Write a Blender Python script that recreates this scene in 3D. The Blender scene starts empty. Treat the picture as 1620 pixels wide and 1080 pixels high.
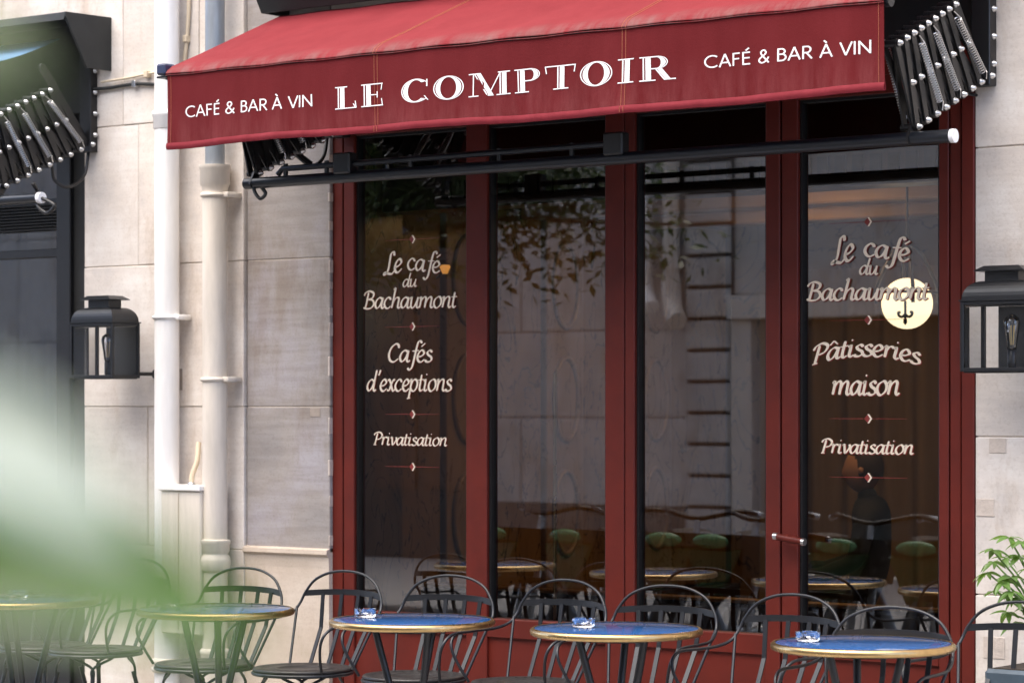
import bpy, bmesh, math, random
from mathutils import Vector, Matrix
random.seed(7)
R = math.radians
scn = bpy.context.scene
col = scn.collection

# ------------------------------------------------------------------ camera
F_PX, YAW, HOR = 4300.0, R(37.5), 643.0
CAM = Vector((6.33, -9.0, 1.51))
cd = bpy.data.cameras.new('camera'); cam = bpy.data.objects.new('camera', cd); col.objects.link(cam)
cam.location = CAM; cam.rotation_euler = (R(90), 0, YAW)
cd.sensor_width = 36; cd.lens = F_PX / 1620 * 36; cd.shift_y = (HOR - 540) / 1620
cd.clip_start = 0.05; cd.clip_end = 500
cd.dof.use_dof = True; cd.dof.focus_distance = 10.3; cd.dof.aperture_fstop = 4.0
scn.camera = cam
# ------------------------------------------------------------------ light
SUN_EL, SUN_AZ = R(68), R(-165)          # azimuth clockwise from +Y
w = bpy.data.worlds.new('World'); scn.world = w; w.use_nodes = True
nt = w.node_tree
sky = nt.nodes.new('ShaderNodeTexSky'); sky.sky_type = 'NISHITA'; sky.sun_disc = False
sky.sun_elevation = SUN_EL; sky.sun_rotation = SUN_AZ; sky.air_density = .42; sky.dust_density = 1.8; sky.ozone_density = .2
bg = nt.nodes['Background']; bg.inputs['Strength'].default_value = 0.15
nt.links.new(sky.outputs[0], bg.inputs['Color'])
sl = bpy.data.lights.new('sun', 'SUN'); sl.energy = .8; sl.angle = R(90); sl.color = (1, .91, .69)
sun = bpy.data.objects.new('sun', sl); col.objects.link(sun)
sd = Vector((math.sin(SUN_AZ) * math.cos(SUN_EL), math.cos(SUN_AZ) * math.cos(SUN_EL), math.sin(SUN_EL)))
sun.rotation_euler = sd.to_track_quat('Z', 'Y').to_euler()
sun.location = (-2, -14, 18)
vs = scn.view_settings; vs.view_transform = 'Standard'; vs.look = 'None'; vs.gamma = 1; vs.use_curve_mapping = False
vs.exposure = 2.6
cy = scn.cycles
cy.use_denoising = True; cy.max_bounces = 8; cy.diffuse_bounces = 4; cy.glossy_bounces = 4; cy.transmission_bounces = 6
cy.transparent_max_bounces = 16; cy.sample_clamp_indirect = 4; cy.caustics_reflective = False; cy.caustics_refractive = False

# ------------------------------------------------------------------ pixel -> place
sT, cT = math.sin(YAW), math.cos(YAW)
def at(px, py, Y):
    """point of the photograph's pixel on the vertical plane y = Y"""
    u = (px - 810) / F_PX
    k = (Y - CAM.y) / (cT + u * sT)
    return Vector((CAM.x + k * (-sT + u * cT), Y, CAM.z + k * (HOR - py) / F_PX))
def X(px, Y): return at(px, 0, Y).x
def Z(px, py, Y): return at(px, py, Y).z
def atd(px, py, d):
    u = (px - 810) / F_PX
    return Vector((CAM.x + d * (-sT + u * cT), CAM.y + d * (cT + u * sT), CAM.z + d * (HOR - py) / F_PX))

# ------------------------------------------------------------------ materials
def mat(name, c, rough=.5, metal=0., spec=.5, var=0., vscale=6., bump=0., bscale=60., c2=None, stretch=None, objvar=0., coat=0.):
    m = bpy.data.materials.new(name); m.use_nodes = True
    n, l = m.node_tree.nodes, m.node_tree.links
    b = n['Principled BSDF']
    b.inputs['Roughness'].default_value = rough; b.inputs['Metallic'].default_value = metal
    b.inputs['Specular IOR Level'].default_value = spec; b.inputs['Base Color'].default_value = (*c, 1)
    b.inputs['Coat Weight'].default_value = coat; b.inputs['Coat Roughness'].default_value = .08
    tc = n.new('ShaderNodeTexCoord'); mp = n.new('ShaderNodeMapping'); l.new(tc.outputs['Object'], mp.inputs[0])
    if stretch: mp.inputs['Scale'].default_value = stretch
    src = None
    if var or c2:
        t = n.new('ShaderNodeTexNoise'); t.inputs['Scale'].default_value = vscale; t.inputs['Detail'].default_value = 6; t.inputs['Roughness'].default_value = .6
        l.new(mp.outputs[0], t.inputs['Vector'])
        rp = n.new('ShaderNodeValToRGB'); rp.color_ramp.elements[0].position = .33; rp.color_ramp.elements[1].position = .68
        a = c; d = c2 or tuple(x * (1 - var) for x in c)
        rp.color_ramp.elements[0].color = (*d, 1); rp.color_ramp.elements[1].color = (*a, 1)
        l.new(t.outputs[0], rp.inputs[0]); src = rp.outputs[0]
        rr = n.new('ShaderNodeMapRange'); rr.inputs[3].default_value = min(1, rough * 1.25); rr.inputs[4].default_value = rough * .8
        l.new(t.outputs[0], rr.inputs[0]); l.new(rr.outputs[0], b.inputs['Roughness'])
    if objvar:
        oi = n.new('ShaderNodeObjectInfo'); h = n.new('ShaderNodeHueSaturation')
        mr = n.new('ShaderNodeMapRange'); mr.inputs[3].default_value = 1 - objvar; mr.inputs[4].default_value = 1 + objvar
        l.new(oi.outputs['Random'], mr.inputs[0]); l.new(mr.outputs[0], h.inputs['Value'])
        if src: l.new(src, h.inputs['Color'])
        else: h.inputs['Color'].default_value = (*c, 1)
        src = h.outputs[0]
    if src: l.new(src, b.inputs['Base Color'])
    if bump:
        t2 = n.new('ShaderNodeTexNoise'); t2.inputs['Scale'].default_value = bscale; t2.inputs['Detail'].default_value = 4
        l.new(mp.outputs[0], t2.inputs['Vector'])
        bp = n.new('ShaderNodeBump'); bp.inputs['Strength'].default_value = bump; bp.inputs['Distance'].default_value = .01
        l.new(t2.outputs[0], bp.inputs['Height']); l.new(bp.outputs[0], b.inputs['Normal'])
    return m

def stone_mat(name, warm, grey, pale, streak=0.):
    """dressed limestone: blotches of three tones, faint diagonal tool marks, pores"""
    m = bpy.data.materials.new(name); m.use_nodes = True
    n, l = m.node_tree.nodes, m.node_tree.links
    b = n['Principled BSDF']; b.inputs['Roughness'].default_value = .85; b.inputs['Specular IOR Level'].default_value = .25
    tc = n.new('ShaderNodeTexCoord'); oi = n.new('ShaderNodeObjectInfo')
    ad = n.new('ShaderNodeVectorMath'); ad.operation = 'ADD'
    sc = n.new('ShaderNodeMath'); sc.operation = 'MULTIPLY'; sc.inputs[1].default_value = 37.
    l.new(oi.outputs['Random'], sc.inputs[0]); l.new(tc.outputs['Object'], ad.inputs[0]); l.new(sc.outputs[0], ad.inputs[1])
    t1 = n.new('ShaderNodeTexNoise'); t1.inputs['Scale'].default_value = 3.2; t1.inputs['Detail'].default_value = 7; t1.inputs['Roughness'].default_value = .62
    l.new(ad.outputs[0], t1.inputs['Vector'])
    r1 = n.new('ShaderNodeValToRGB'); e = r1.color_ramp.elements
    e[0].position = .3; e[0].color = (*grey, 1); e[1].position = .7; e[1].color = (*pale, 1)
    x = e.new(.5); x.color = (*warm, 1)
    l.new(t1.outputs[0], r1.inputs[0])
    # tool marks
    mp = n.new('ShaderNodeMapping'); mp.inputs['Rotation'].default_value = (0, R(22), 0); mp.inputs['Scale'].default_value = (1.5, 1, 16)
    l.new(ad.outputs[0], mp.inputs[0])
    t2 = n.new('ShaderNodeTexNoise'); t2.inputs['Scale'].default_value = 3; t2.inputs['Detail'].default_value = 5
    l.new(mp.outputs[0], t2.inputs['Vector'])
    mx = n.new('ShaderNodeMix'); mx.data_type = 'RGBA'; mx.blend_type = 'MULTIPLY'; mx.inputs[0].default_value = .10 + streak
    r2 = n.new('ShaderNodeValToRGB'); r2.color_ramp.elements[0].position = .38; r2.color_ramp.elements[0].color = (.55, .5, .47, 1); r2.color_ramp.elements[1].position = .6
    l.new(t2.outputs[0], r2.inputs[0]); l.new(r1.outputs[0], mx.inputs[6]); l.new(r2.outputs[0], mx.inputs[7])
    # fine speckle and rare stains
    t3 = n.new('ShaderNodeTexNoise'); t3.inputs['Scale'].default_value = 90; t3.inputs['Detail'].default_value = 3
    l.new(ad.outputs[0], t3.inputs['Vector'])
    r3 = n.new('ShaderNodeValToRGB'); r3.color_ramp.elements[0].position = .3; r3.color_ramp.elements[0].color = (.72, .68, .64, 1); r3.color_ramp.elements[1].position = .48
    l.new(t3.outputs[0], r3.inputs[0])
    m2 = n.new('ShaderNodeMix'); m2.data_type = 'RGBA'; m2.blend_type = 'MULTIPLY'; m2.inputs[0].default_value = .3
    l.new(mx.outputs[2], m2.inputs[6]); l.new(r3.outputs[0], m2.inputs[7])
    t4 = n.new('ShaderNodeTexNoise'); t4.inputs['Scale'].default_value = 1.3; t4.inputs['Detail'].default_value = 9; t4.inputs['Roughness'].default_value = .7
    mp4 = n.new('ShaderNodeMapping'); mp4.inputs['Scale'].default_value = (2.5, 2, .8); mp4.inputs['Location'].default_value = (5, 3, 1)
    l.new(tc.outputs['Object'], mp4.inputs[0]); l.new(mp4.outputs[0], t4.inputs['Vector'])
    r4 = n.new('ShaderNodeValToRGB'); r4.color_ramp.elements[0].position = .36; r4.color_ramp.elements[0].color = (.68, .58, .48, 1); r4.color_ramp.elements[1].position = .47
    l.new(t4.outputs[0], r4.inputs[0])
    m3 = n.new('ShaderNodeMix'); m3.data_type = 'RGBA'; m3.blend_type = 'MULTIPLY'; m3.inputs[0].default_value = .5
    l.new(m2.outputs[2], m3.inputs[6]); l.new(r4.outputs[0], m3.inputs[7])
    h = n.new('ShaderNodeHueSaturation'); mr = n.new('ShaderNodeMapRange'); mr.inputs[3].default_value = .93; mr.inputs[4].default_value = 1.05
    l.new(oi.outputs['Random'], mr.inputs[0]); l.new(mr.outputs[0], h.inputs['Value']); l.new(m3.outputs[2], h.inputs['Color'])
    l.new(h.outputs[0], b.inputs['Base Color'])
    ma = n.new('ShaderNodeMath'); ma.operation = 'ADD'; l.new(t2.outputs[0], ma.inputs[0]); l.new(t3.outputs[0], ma.inputs[1])
    bp = n.new('ShaderNodeBump'); bp.inputs['Strength'].default_value = .12; bp.inputs['Distance'].default_value = .006
    l.new(ma.outputs[0], bp.inputs['Height']); l.new(bp.outputs[0], b.inputs['Normal'])
    return m

def glass_mat(name, ior=1.5, tint=(1, 1, 1), wave=.0):
    m = bpy.data.materials.new(name); m.use_nodes = True
    n, l = m.node_tree.nodes, m.node_tree.links
    for x in list(n):
        if x.type == 'BSDF_PRINCIPLED': n.remove(x)
    out = [x for x in n if x.type == 'OUTPUT_MATERIAL'][0]
    fr = n.new('ShaderNodeFresnel'); fr.inputs['IOR'].default_value = ior
    tr = n.new('ShaderNodeBsdfTransparent'); tr.inputs[0].default_value = (*tint, 1)
    gl = n.new('ShaderNodeBsdfGlossy'); gl.inputs['Roughness'].default_value = 0.0
    mx = n.new('ShaderNodeMixShader'); l.new(fr.outputs[0], mx.inputs[0]); l.new(tr.outputs[0], mx.inputs[1]); l.new(gl.outputs[0], mx.inputs[2])
    l.new(mx.outputs[0], out.inputs[0])
    if wave:
        tc = n.new('ShaderNodeTexCoord'); t = n.new('ShaderNodeTexNoise'); t.inputs['Scale'].default_value = 1.6; t.inputs['Detail'].default_value = 1
        mp = n.new('ShaderNodeMapping'); mp.inputs['Scale'].default_value = (1.6, 1, .5); l.new(tc.outputs['Object'], mp.inputs[0])
        l.new(mp.outputs[0], t.inputs['Vector']); bp = n.new('ShaderNodeBump'); bp.inputs['Strength'].default_value = wave; bp.inputs['Distance'].default_value = .02
        l.new(t.outputs[0], bp.inputs['Height']); l.new(bp.outputs[0], gl.inputs['Normal'])
    return m

def emit(name, c, s):
    m = bpy.data.materials.new(name); m.use_nodes = True
    b = m.node_tree.nodes['Principled BSDF']; b.inputs['Base Color'].default_value = (*c, 1)
    b.inputs['Emission Color'].default_value = (*c, 1); b.inputs['Emission Strength'].default_value = s
    return m

def fabric_mat(name, c, dirt, zlo, zhi, dirt_amt):
    """woven acrylic canvas; grey weathering streaks kept to the height band zlo..zhi"""
    m = mat(name, c, rough=.8, spec=.2, var=.16, vscale=5, bump=.15, bscale=420, stretch=(1, 1, .35))
    n, l = m.node_tree.nodes, m.node_tree.links; b = n['Principled BSDF']
    prev = b.inputs['Base Color'].links[0].from_socket
    tc = n.new('ShaderNodeTexCoord'); mp = n.new('ShaderNodeMapping'); mp.inputs['Scale'].default_value = (5, 1.5, 1.0)
    l.new(tc.outputs['Object'], mp.inputs[0])
    t = n.new('ShaderNodeTexNoise'); t.inputs['Scale'].default_value = 3; t.inputs['Detail'].default_value = 6; t.inputs['Roughness'].default_value = .7
    l.new(mp.outputs[0], t.inputs['Vector'])
    sx = n.new('ShaderNodeSeparateXYZ'); l.new(tc.outputs['Object'], sx.inputs[0])
    mr = n.new('ShaderNodeMapRange'); mr.inputs[1].default_value = zhi; mr.inputs[2].default_value = zlo; mr.interpolation_type = 'SMOOTHSTEP'
    l.new(sx.outputs[2], mr.inputs[0])
    rp = n.new('ShaderNodeValToRGB'); rp.color_ramp.elements[0].position = .38; rp.color_ramp.elements[1].position = .72
    l.new(t.outputs[0], rp.inputs[0])
    mu = n.new('ShaderNodeMath'); mu.operation = 'MULTIPLY'; l.new(rp.outputs[0], mu.inputs[0]); l.new(mr.outputs[0], mu.inputs[1])
    m2 = n.new('ShaderNodeMath'); m2.operation = 'MULTIPLY'; m2.inputs[1].default_value = dirt_amt; l.new(mu.outputs[0], m2.inputs[0])
    mx = n.new('ShaderNodeMix'); mx.data_type = 'RGBA'; l.new(m2.outputs[0], mx.inputs[0]); l.new(prev, mx.inputs[6]); mx.inputs[7].default_value = (*dirt, 1)
    l.new(mx.outputs[2], b.inputs['Base Color'])
    return m

def marble_mat(name, a, bcol, vein):
    m = bpy.data.materials.new(name); m.use_nodes = True
    n, l = m.node_tree.nodes, m.node_tree.links; b = n['Principled BSDF']; b.inputs['Roughness'].default_value = .25
    tc = n.new('ShaderNodeTexCoord'); mp = n.new('ShaderNodeMapping'); mp.inputs['Scale'].default_value = (1, 1.6, .7); l.new(tc.outputs['Object'], mp.inputs[0])
    t = n.new('ShaderNodeTexNoise'); t.inputs['Scale'].default_value = 1.6; t.inputs['Detail'].default_value = 8; t.inputs['Distortion'].default_value = 1.4
    l.new(mp.outputs[0], t.inputs['Vector'])
    r1 = n.new('ShaderNodeValToRGB'); r1.color_ramp.elements[0].position = .35; r1.color_ramp.elements[0].color = (*a, 1); r1.color_ramp.elements[1].position = .65; r1.color_ramp.elements[1].color = (*bcol, 1)
    l.new(t.outputs[0], r1.inputs[0])
    t2 = n.new('ShaderNodeTexNoise'); t2.inputs['Scale'].default_value = 2.6; t2.inputs['Detail'].default_value = 4; t2.inputs['Distortion'].default_value = 2.2
    l.new(mp.outputs[0], t2.inputs['Vector'])
    r2 = n.new('ShaderNodeValToRGB'); e = r2.color_ramp.elements; e[0].position = .485; e[0].color = (0, 0, 0, 1); e[1].position = .515; e[1].color = (0, 0, 0, 1)
    x = e.new(.5); x.color = (1, 1, 1, 1)
    l.new(t2.outputs[0], r2.inputs[0])
    mx = n.new('ShaderNodeMix'); mx.data_type = 'RGBA'; l.new(r2.outputs[0], mx.inputs[0]); l.new(r1.outputs[0], mx.inputs[6]); mx.inputs[7].default_value = (*vein, 1)
    l.new(mx.outputs[2], b.inputs['Base Color'])
    return m

def leaf_mat(name, c, c2, trans=.35, rough=.35):
    m = mat(name, c, rough=rough, spec=.8, c2=c2, vscale=9, objvar=.18)
    n, l = m.node_tree.nodes, m.node_tree.links; b = n['Principled BSDF']
    out = [x for x in n if x.type == 'OUTPUT_MATERIAL'][0]
    tl = n.new('ShaderNodeBsdfTranslucent'); tl.inputs[0].default_value = (c[0] * 1.6, c[1] * 1.6, c[2] * .9, 1)
    mx = n.new('ShaderNodeMixShader'); mx.inputs[0].default_value = trans
    l.new(b.outputs[0], mx.inputs[1]); l.new(tl.outputs[0], mx.inputs[2]); l.new(mx.outputs[0], out.inputs[0])
    return m

M = {}
M['stone'] = stone_mat('limestone_warm', (.66, .595, .53), (.55, .505, .465), (.76, .715, .66))
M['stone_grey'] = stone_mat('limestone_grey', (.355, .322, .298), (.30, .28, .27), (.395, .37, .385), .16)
M['plinth'] = stone_mat('render_plinth', (.52, .44, .36), (.44, .37, .29), (.60, .53, .45))
M['mortar'] = mat('mortar', (.58, .49, .40), rough=.95, var=.3, vscale=30)
M['patch'] = mat('stone_patch', (.60, .515, .44), rough=.9, var=.15, vscale=25, bump=.3)
M['patch_dull'] = mat('dull_patch', (.36, .30, .25), rough=.9, var=.2, vscale=25)
M['red'] = mat('red_paint', (.125, .0155, .009), rough=.45, spec=.28, var=.28, vscale=5, bump=.08, bscale=22)
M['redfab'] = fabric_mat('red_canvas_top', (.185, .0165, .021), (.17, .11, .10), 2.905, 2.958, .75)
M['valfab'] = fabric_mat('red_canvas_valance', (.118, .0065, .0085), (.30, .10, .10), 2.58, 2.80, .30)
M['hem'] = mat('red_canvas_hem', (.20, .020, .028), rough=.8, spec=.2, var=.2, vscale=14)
M['seam'] = mat('ochre_thread', (.36, .11, .05), rough=.8)
M['white'] = mat('white_print', (.82, .80, .80), rough=.6)
M['black'] = mat('black_metal', (.009, .009, .010), rough=.42, var=.3, vscale=30)
M['blackbar'] = mat('black_tube', (.008, .010, .014), rough=.3)
M['bluebar'] = mat('dark_blue_cap', (.03, .04, .085), rough=.35)
M['dark'] = mat('dark_board', (.012, .012, .012), rough=.65, var=.3, vscale=8)
M['hood'] = mat('grey_hood', (.014, .016, .016), rough=.6, var=.25, vscale=7)
M['steel'] = mat('zinc_steel', (.62, .62, .62), rough=.3, metal=1)
M['lamp'] = mat('lamp_black', (.008, .009, .011), rough=.35, var=.3, vscale=25)
M['white_cap'] = mat('white_cap', (.8, .8, .82), rough=.5)
M['bluefab'] = mat('blue_canvas', (.10, .22, .38), rough=.8, var=.15, vscale=5)
M['pipe'] = mat('pipe_white', (.86, .84, .81), rough=.4, var=.16, vscale=3, stretch=(5, 5, .8))
M['cream'] = mat('pipe_cream', (.72, .65, .56), rough=.5, var=.2, vscale=4, stretch=(5, 5, .8), bump=.06, bscale=40)
M['zinc'] = mat('zinc_pipe', (.30, .33, .36), rough=.45, metal=.4, var=.2, vscale=7, stretch=(6, 6, 1))
M['cable'] = mat('painted_cable', (.62, .52, .38), rough=.6)
M['glass'] = glass_mat('window_glass', 2.5, (.80, .80, .78), .012)
M['lglass'] = glass_mat('lamp_glass', 1.45, (.97, .98, .98))
M['cream_txt'] = mat('cream_lettering', (1.0, .85, .66), rough=.40, metal=.5)
M['red_txt'] = mat('dark_red_lettering', (.20, .018, .012), rough=.5)
M['blue'] = mat('blue_enamel', (.026, .095, .27), rough=.04, spec=.6)
M['brass'] = mat('brass_rim', (.62, .43, .20), rough=.28, metal=1, var=.25, vscale=30)
M['chair'] = mat('chair_metal', (.011, .013, .017), rough=.38, var=.25, vscale=20)
M['seat'] = mat('seat_metal', (.018, .016, .016), rough=.45, var=.25, vscale=20)
M['marble'] = marble_mat('brown_marble', (.20, .11, .048), (.30, .175, .085), (.03, .018, .01))
M['pink'] = marble_mat('pink_marble', (.27, .175, .12), (.34, .23, .165), (.17, .10, .065))
M['curtain'] = mat('beige_curtain', (.28, .19, .11), rough=.9, var=.2, vscale=3, stretch=(6, 6, .4))
M['ceil'] = mat('ochre_ceiling', (.48, .30, .15), rough=.6, var=.2, vscale=2)
M['wood'] = mat('dark_wood', (.05, .028, .018), rough=.4, var=.4, vscale=5)
M['asphalt'] = mat('asphalt', (.11, .108, .105), rough=.9, var=.3, vscale=40, bump=.4, bscale=150)
M['pave'] = mat('pavement', (.38, .365, .35), rough=.85, var=.25, vscale=8, bump=.25, bscale=90)
M['kerb'] = mat('granite_kerb', (.33, .32, .31), rough=.8, var=.25, vscale=50)
M['opp'] = stone_mat('opposite_stone', (.54, .52, .49), (.46, .45, .43), (.60, .58, .55))
M['opp_dark'] = mat('opposite_plinth', (.16, .145, .13), rough=.85, var=.3, vscale=6)
M['opp_trim'] = mat('opposite_trim', (.66, .62, .56), rough=.8, var=.1, vscale=5)
M['groove'] = mat('groove_dark', (.10, .08, .07), rough=.95)  # dark brown for the pier grooves and the opposite shop windows
M['door_dark'] = mat('dark_green_door', (.03, .035, .03), rough=.5)
M['leafF'] = leaf_mat('foreground_leaf', (.075, .175, .022), (.05, .125, .015), .38, .25)
M['leafG'] = leaf_mat('glare_leaf', (.42, .48, .43), (.36, .42, .36), .25, .2)  # pale colour stands in for sky glare on a green leaf
M['leafP'] = leaf_mat('plant_leaf', (.16, .27, .07), (.10, .20, .045), .35, .35)
M['leafT'] = leaf_mat('tree_leaf', (.045, .075, .025), (.03, .055, .02), .3, .45)
M['bark'] = mat('bark', (.10, .075, .055), rough=.9, var=.4, vscale=30, bump=.6, bscale=50)
M['pot'] = mat('slate_pot', (.05, .075, .10), rough=.55, var=.2, vscale=8)
M['soil'] = mat('soil', (.04, .03, .022), rough=1)
M['green'] = mat('bike_green', (.05, .19, .08), rough=.4)
M['green_dark'] = mat('bike_dark_green', (.012, .05, .018), rough=.4)
M['bikegrey'] = mat('bike_grey', (.45, .50, .56), rough=.4)
M['rubber'] = mat('rubber', (.02, .02, .02), rough=.7)
M['globe'] = emit('lit_globe', (1, .80, .50), .36)
M['ring'] = emit('lit_ceiling_lamp', (1, .58, .24), 9)
M['sconce'] = emit('dim_orange_shade', (1, .42, .10), .12)
M['blind'] = mat('grey_blind', (.52, .52, .47), rough=.9, var=.25, vscale=2)
M['skin'] = mat('skin', (.55, .30, .20), rough=.5)
M['coat'] = mat('black_coat', (.012, .012, .014), rough=.8)
M['hair'] = mat('brown_hair', (.05, .03, .02), rough=.6)
M['plate'] = mat('lamp_back_plate', (.07, .07, .07), rough=.35, metal=.5)
M['clear'] = glass_mat('clear_glass', 1.9, (.93, .95, 1.0))
M['ash'] = None
def solid_glass(name, c):
    m = bpy.data.materials.new(name); m.use_nodes = True; b = m.node_tree.nodes['Principled BSDF']
    b.inputs['Base Color'].default_value = (*c, 1); b.inputs['Roughness'].default_value = .03; b.inputs['IOR'].default_value = 1.48
    b.inputs['Transmission Weight'].default_value = 1
    return m
M['ash'] = solid_glass('ashtray_glass', (.95, .96, 1.0))
M['amber'] = mat('filament_mount', (.70, .45, .15), rough=.3, metal=.6)

# ------------------------------------------------------------------ mesh helpers
class MB:
    def __init__(s): s.v = []; s.f = []; s.sm = []
    def add(s, vs_, fs_, smooth=False):
        o = len(s.v); s.v += [tuple(p) for p in vs_]
        for f in fs_: s.f.append([i + o for i in f]); s.sm.append(smooth)
        return s
    def box(s, x0, x1, y0, y1, z0, z1, b=0.):
        if x1 < x0: x0, x1 = x1, x0
        if y1 < y0: y0, y1 = y1, y0
        if z1 < z0: z0, z1 = z1, z0
        if not b:
            v = [(x, y, z) for z in (z0, z1) for y in (y0, y1) for x in (x0, x1)]
            return s.add(v, [(0, 2, 3, 1), (4, 5, 7, 6), (0, 1, 5, 4), (2, 6, 7, 3), (0, 4, 6, 2), (1, 3, 7, 5)])
        bm = bmesh.new(); bmesh.ops.create_cube(bm, size=1)
        for q in bm.verts: q.co = Vector(((x0 + x1) / 2 + q.co.x * (x1 - x0), (y0 + y1) / 2 + q.co.y * (y1 - y0), (z0 + z1) / 2 + q.co.z * (z1 - z0)))
        bmesh.ops.bevel(bm, geom=bm.edges[:], offset=b, segments=1, affect='EDGES')
        bm.verts.index_update()
        s.add([q.co[:] for q in bm.verts], [[q.index for q in f.verts] for f in bm.faces]); bm.free(); return s
    def prism(s, poly, axis, a0, a1):
        """polygon of (p,q) extruded along an axis: 'x' -> (y,z), 'y' -> (x,z), 'z' -> (x,y)"""
        def P(p, a): return (a, p[0], p[1]) if axis == 'x' else ((p[0], a, p[1]) if axis == 'y' else (p[0], p[1], a))
        k = len(poly)
        v = [P(p, a0) for p in poly] + [P(p, a1) for p in poly]
        return s.add(v, [tuple(range(k)), tuple(range(2 * k - 1, k - 1, -1))] + [(i, (i + 1) % k, k + (i + 1) % k, k + i)[::-1] for i in range(k)])
    def tube(s, pts, r, n=8, closed=False, cap=True):
        pts = [Vector(p) for p in pts]; k = len(pts)
        rs = r if isinstance(r, (list, tuple)) else [r] * k
        up = None; v = []
        for i, p in enumerate(pts):
            a = pts[(i - 1) % k] if (closed or i) else p; b = pts[(i + 1) % k] if (closed or i < k - 1) else p
            t = (b - a).normalized()
            if up is None:
                up = Vector((0, 0, 1)) if abs(t.z) < .9 else Vector((1, 0, 0))
            side = t.cross(up)
            if side.length < 1e-6: side = t.orthogonal()
            side.normalize(); up = side.cross(t).normalized()
            for j in range(n):
                an = 2 * math.pi * j / n
                v.append(p + rs[i] * (math.cos(an) * side + math.sin(an) * up))
        f = []
        for i in range(k if closed else k - 1):
            for j in range(n):
                a, b = i * n + j, i * n + (j + 1) % n; c, d = ((i + 1) % k) * n + (j + 1) % n, ((i + 1) % k) * n + j
                f.append((a, b, c, d))
        if cap and not closed:
            f.append(tuple(range(n))[::-1]); f.append(tuple(range((k - 1) * n, k * n)))
        return s.add(v, f, True)
    def lathe(s, prof, c=(0, 0, 0), n=24, axis='z'):
        v = []; f = []
        for r, h in prof:
            for j in range(n):
                a = 2 * math.pi * j / n; p = (r * math.cos(a), r * math.sin(a), h)
                if axis == 'x': p = (p[2], p[0], p[1])
                if axis == 'y': p = (p[0], p[2], -p[1])
                v.append((p[0] + c[0], p[1] + c[1], p[2] + c[2]))
        for i in range(len(prof) - 1):
            for j in range(n): f.append((i * n + j, i * n + (j + 1) % n, (i + 1) * n + (j + 1) % n, (i + 1) * n + j))
        f.append(tuple(range(n))[::-1]); f.append(tuple(range((len(prof) - 1) * n, len(prof) * n)))
        return s.add(v, f, True)
    def grid(s, fn, nu, nv, smooth=True):
        v = [fn(i / nu, j / nv) for j in range(nv + 1) for i in range(nu + 1)]
        f = [(j * (nu + 1) + i, j * (nu + 1) + i + 1, (j + 1) * (nu + 1) + i + 1, (j + 1) * (nu + 1) + i) for j in range(nv) for i in range(nu)]
        return s.add(v, f, smooth)
    def mesh(s, name, m):
        me = bpy.data.meshes.new(name); me.from_pydata(s.v, [], s.f); me.materials.append(m)
        me.polygons.foreach_set('use_smooth', s.sm); me.update()
        if any(s.sm): me.set_sharp_from_angle(angle=R(66))
        return me
    def build(s, name, m, parent=None, ws=True):
        o = bpy.data.objects.new(name, s.mesh(name, m)); col.objects.link(o)
        if parent is not None: put(o, parent, ws)
        return o
WL = {}
def put(o, parent, ws=True):
    """parent o; ws: o's vertices are world coordinates"""
    o.parent = parent
    if ws: o.location = -WL.get(parent.name, Vector((0, 0, 0))); WL[o.name] = Vector((0, 0, 0))
def smooth_by(o, ang=35):
    me = o.data
    for p in me.polygons: p.use_smooth = True
    me.set_sharp_from_angle(angle=R(ang))
def empty(name, loc=(0, 0, 0), rz=0):
    o = bpy.data.objects.new(name, None); col.objects.link(o); o.location = loc; o.rotation_euler = (0, 0, rz); o.empty_display_size = .2
    WL[o.name] = Vector(loc); return o
def tag(o, label=None, cat=None, group=None, kind=None):
    if label: o['label'] = label
    if cat: o['category'] = cat
    if group: o['group'] = group
    if kind: o['kind'] = kind
    return o
def copy_tree(o, parent=None):
    c = o.copy(); col.objects.link(c); c.parent = parent
    for ch in list(o.children): copy_tree(ch, c)
    return c
def crom(P, n=8, closed=False):
    P = [Vector(p) for p in P]; k = len(P); out = []
    rng = k if closed else k - 1
    for i in range(rng):
        p0 = P[(i - 1) % k] if (closed or i > 0) else P[0] * 2 - P[1]
        p1, p2 = P[i], P[(i + 1) % k]
        p3 = P[(i + 2) % k] if (closed or i + 2 < k) else P[-1] * 2 - P[-2]
        for j in range(n):
            t = j / n
            out.append(.5 * ((2 * p1) + (p2 - p0) * t + (2 * p0 - 5 * p1 + 4 * p2 - p3) * t * t + (3 * p1 - p0 - 3 * p2 + p3) * t ** 3))
    if not closed: out.append(P[-1])
    return out

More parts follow.
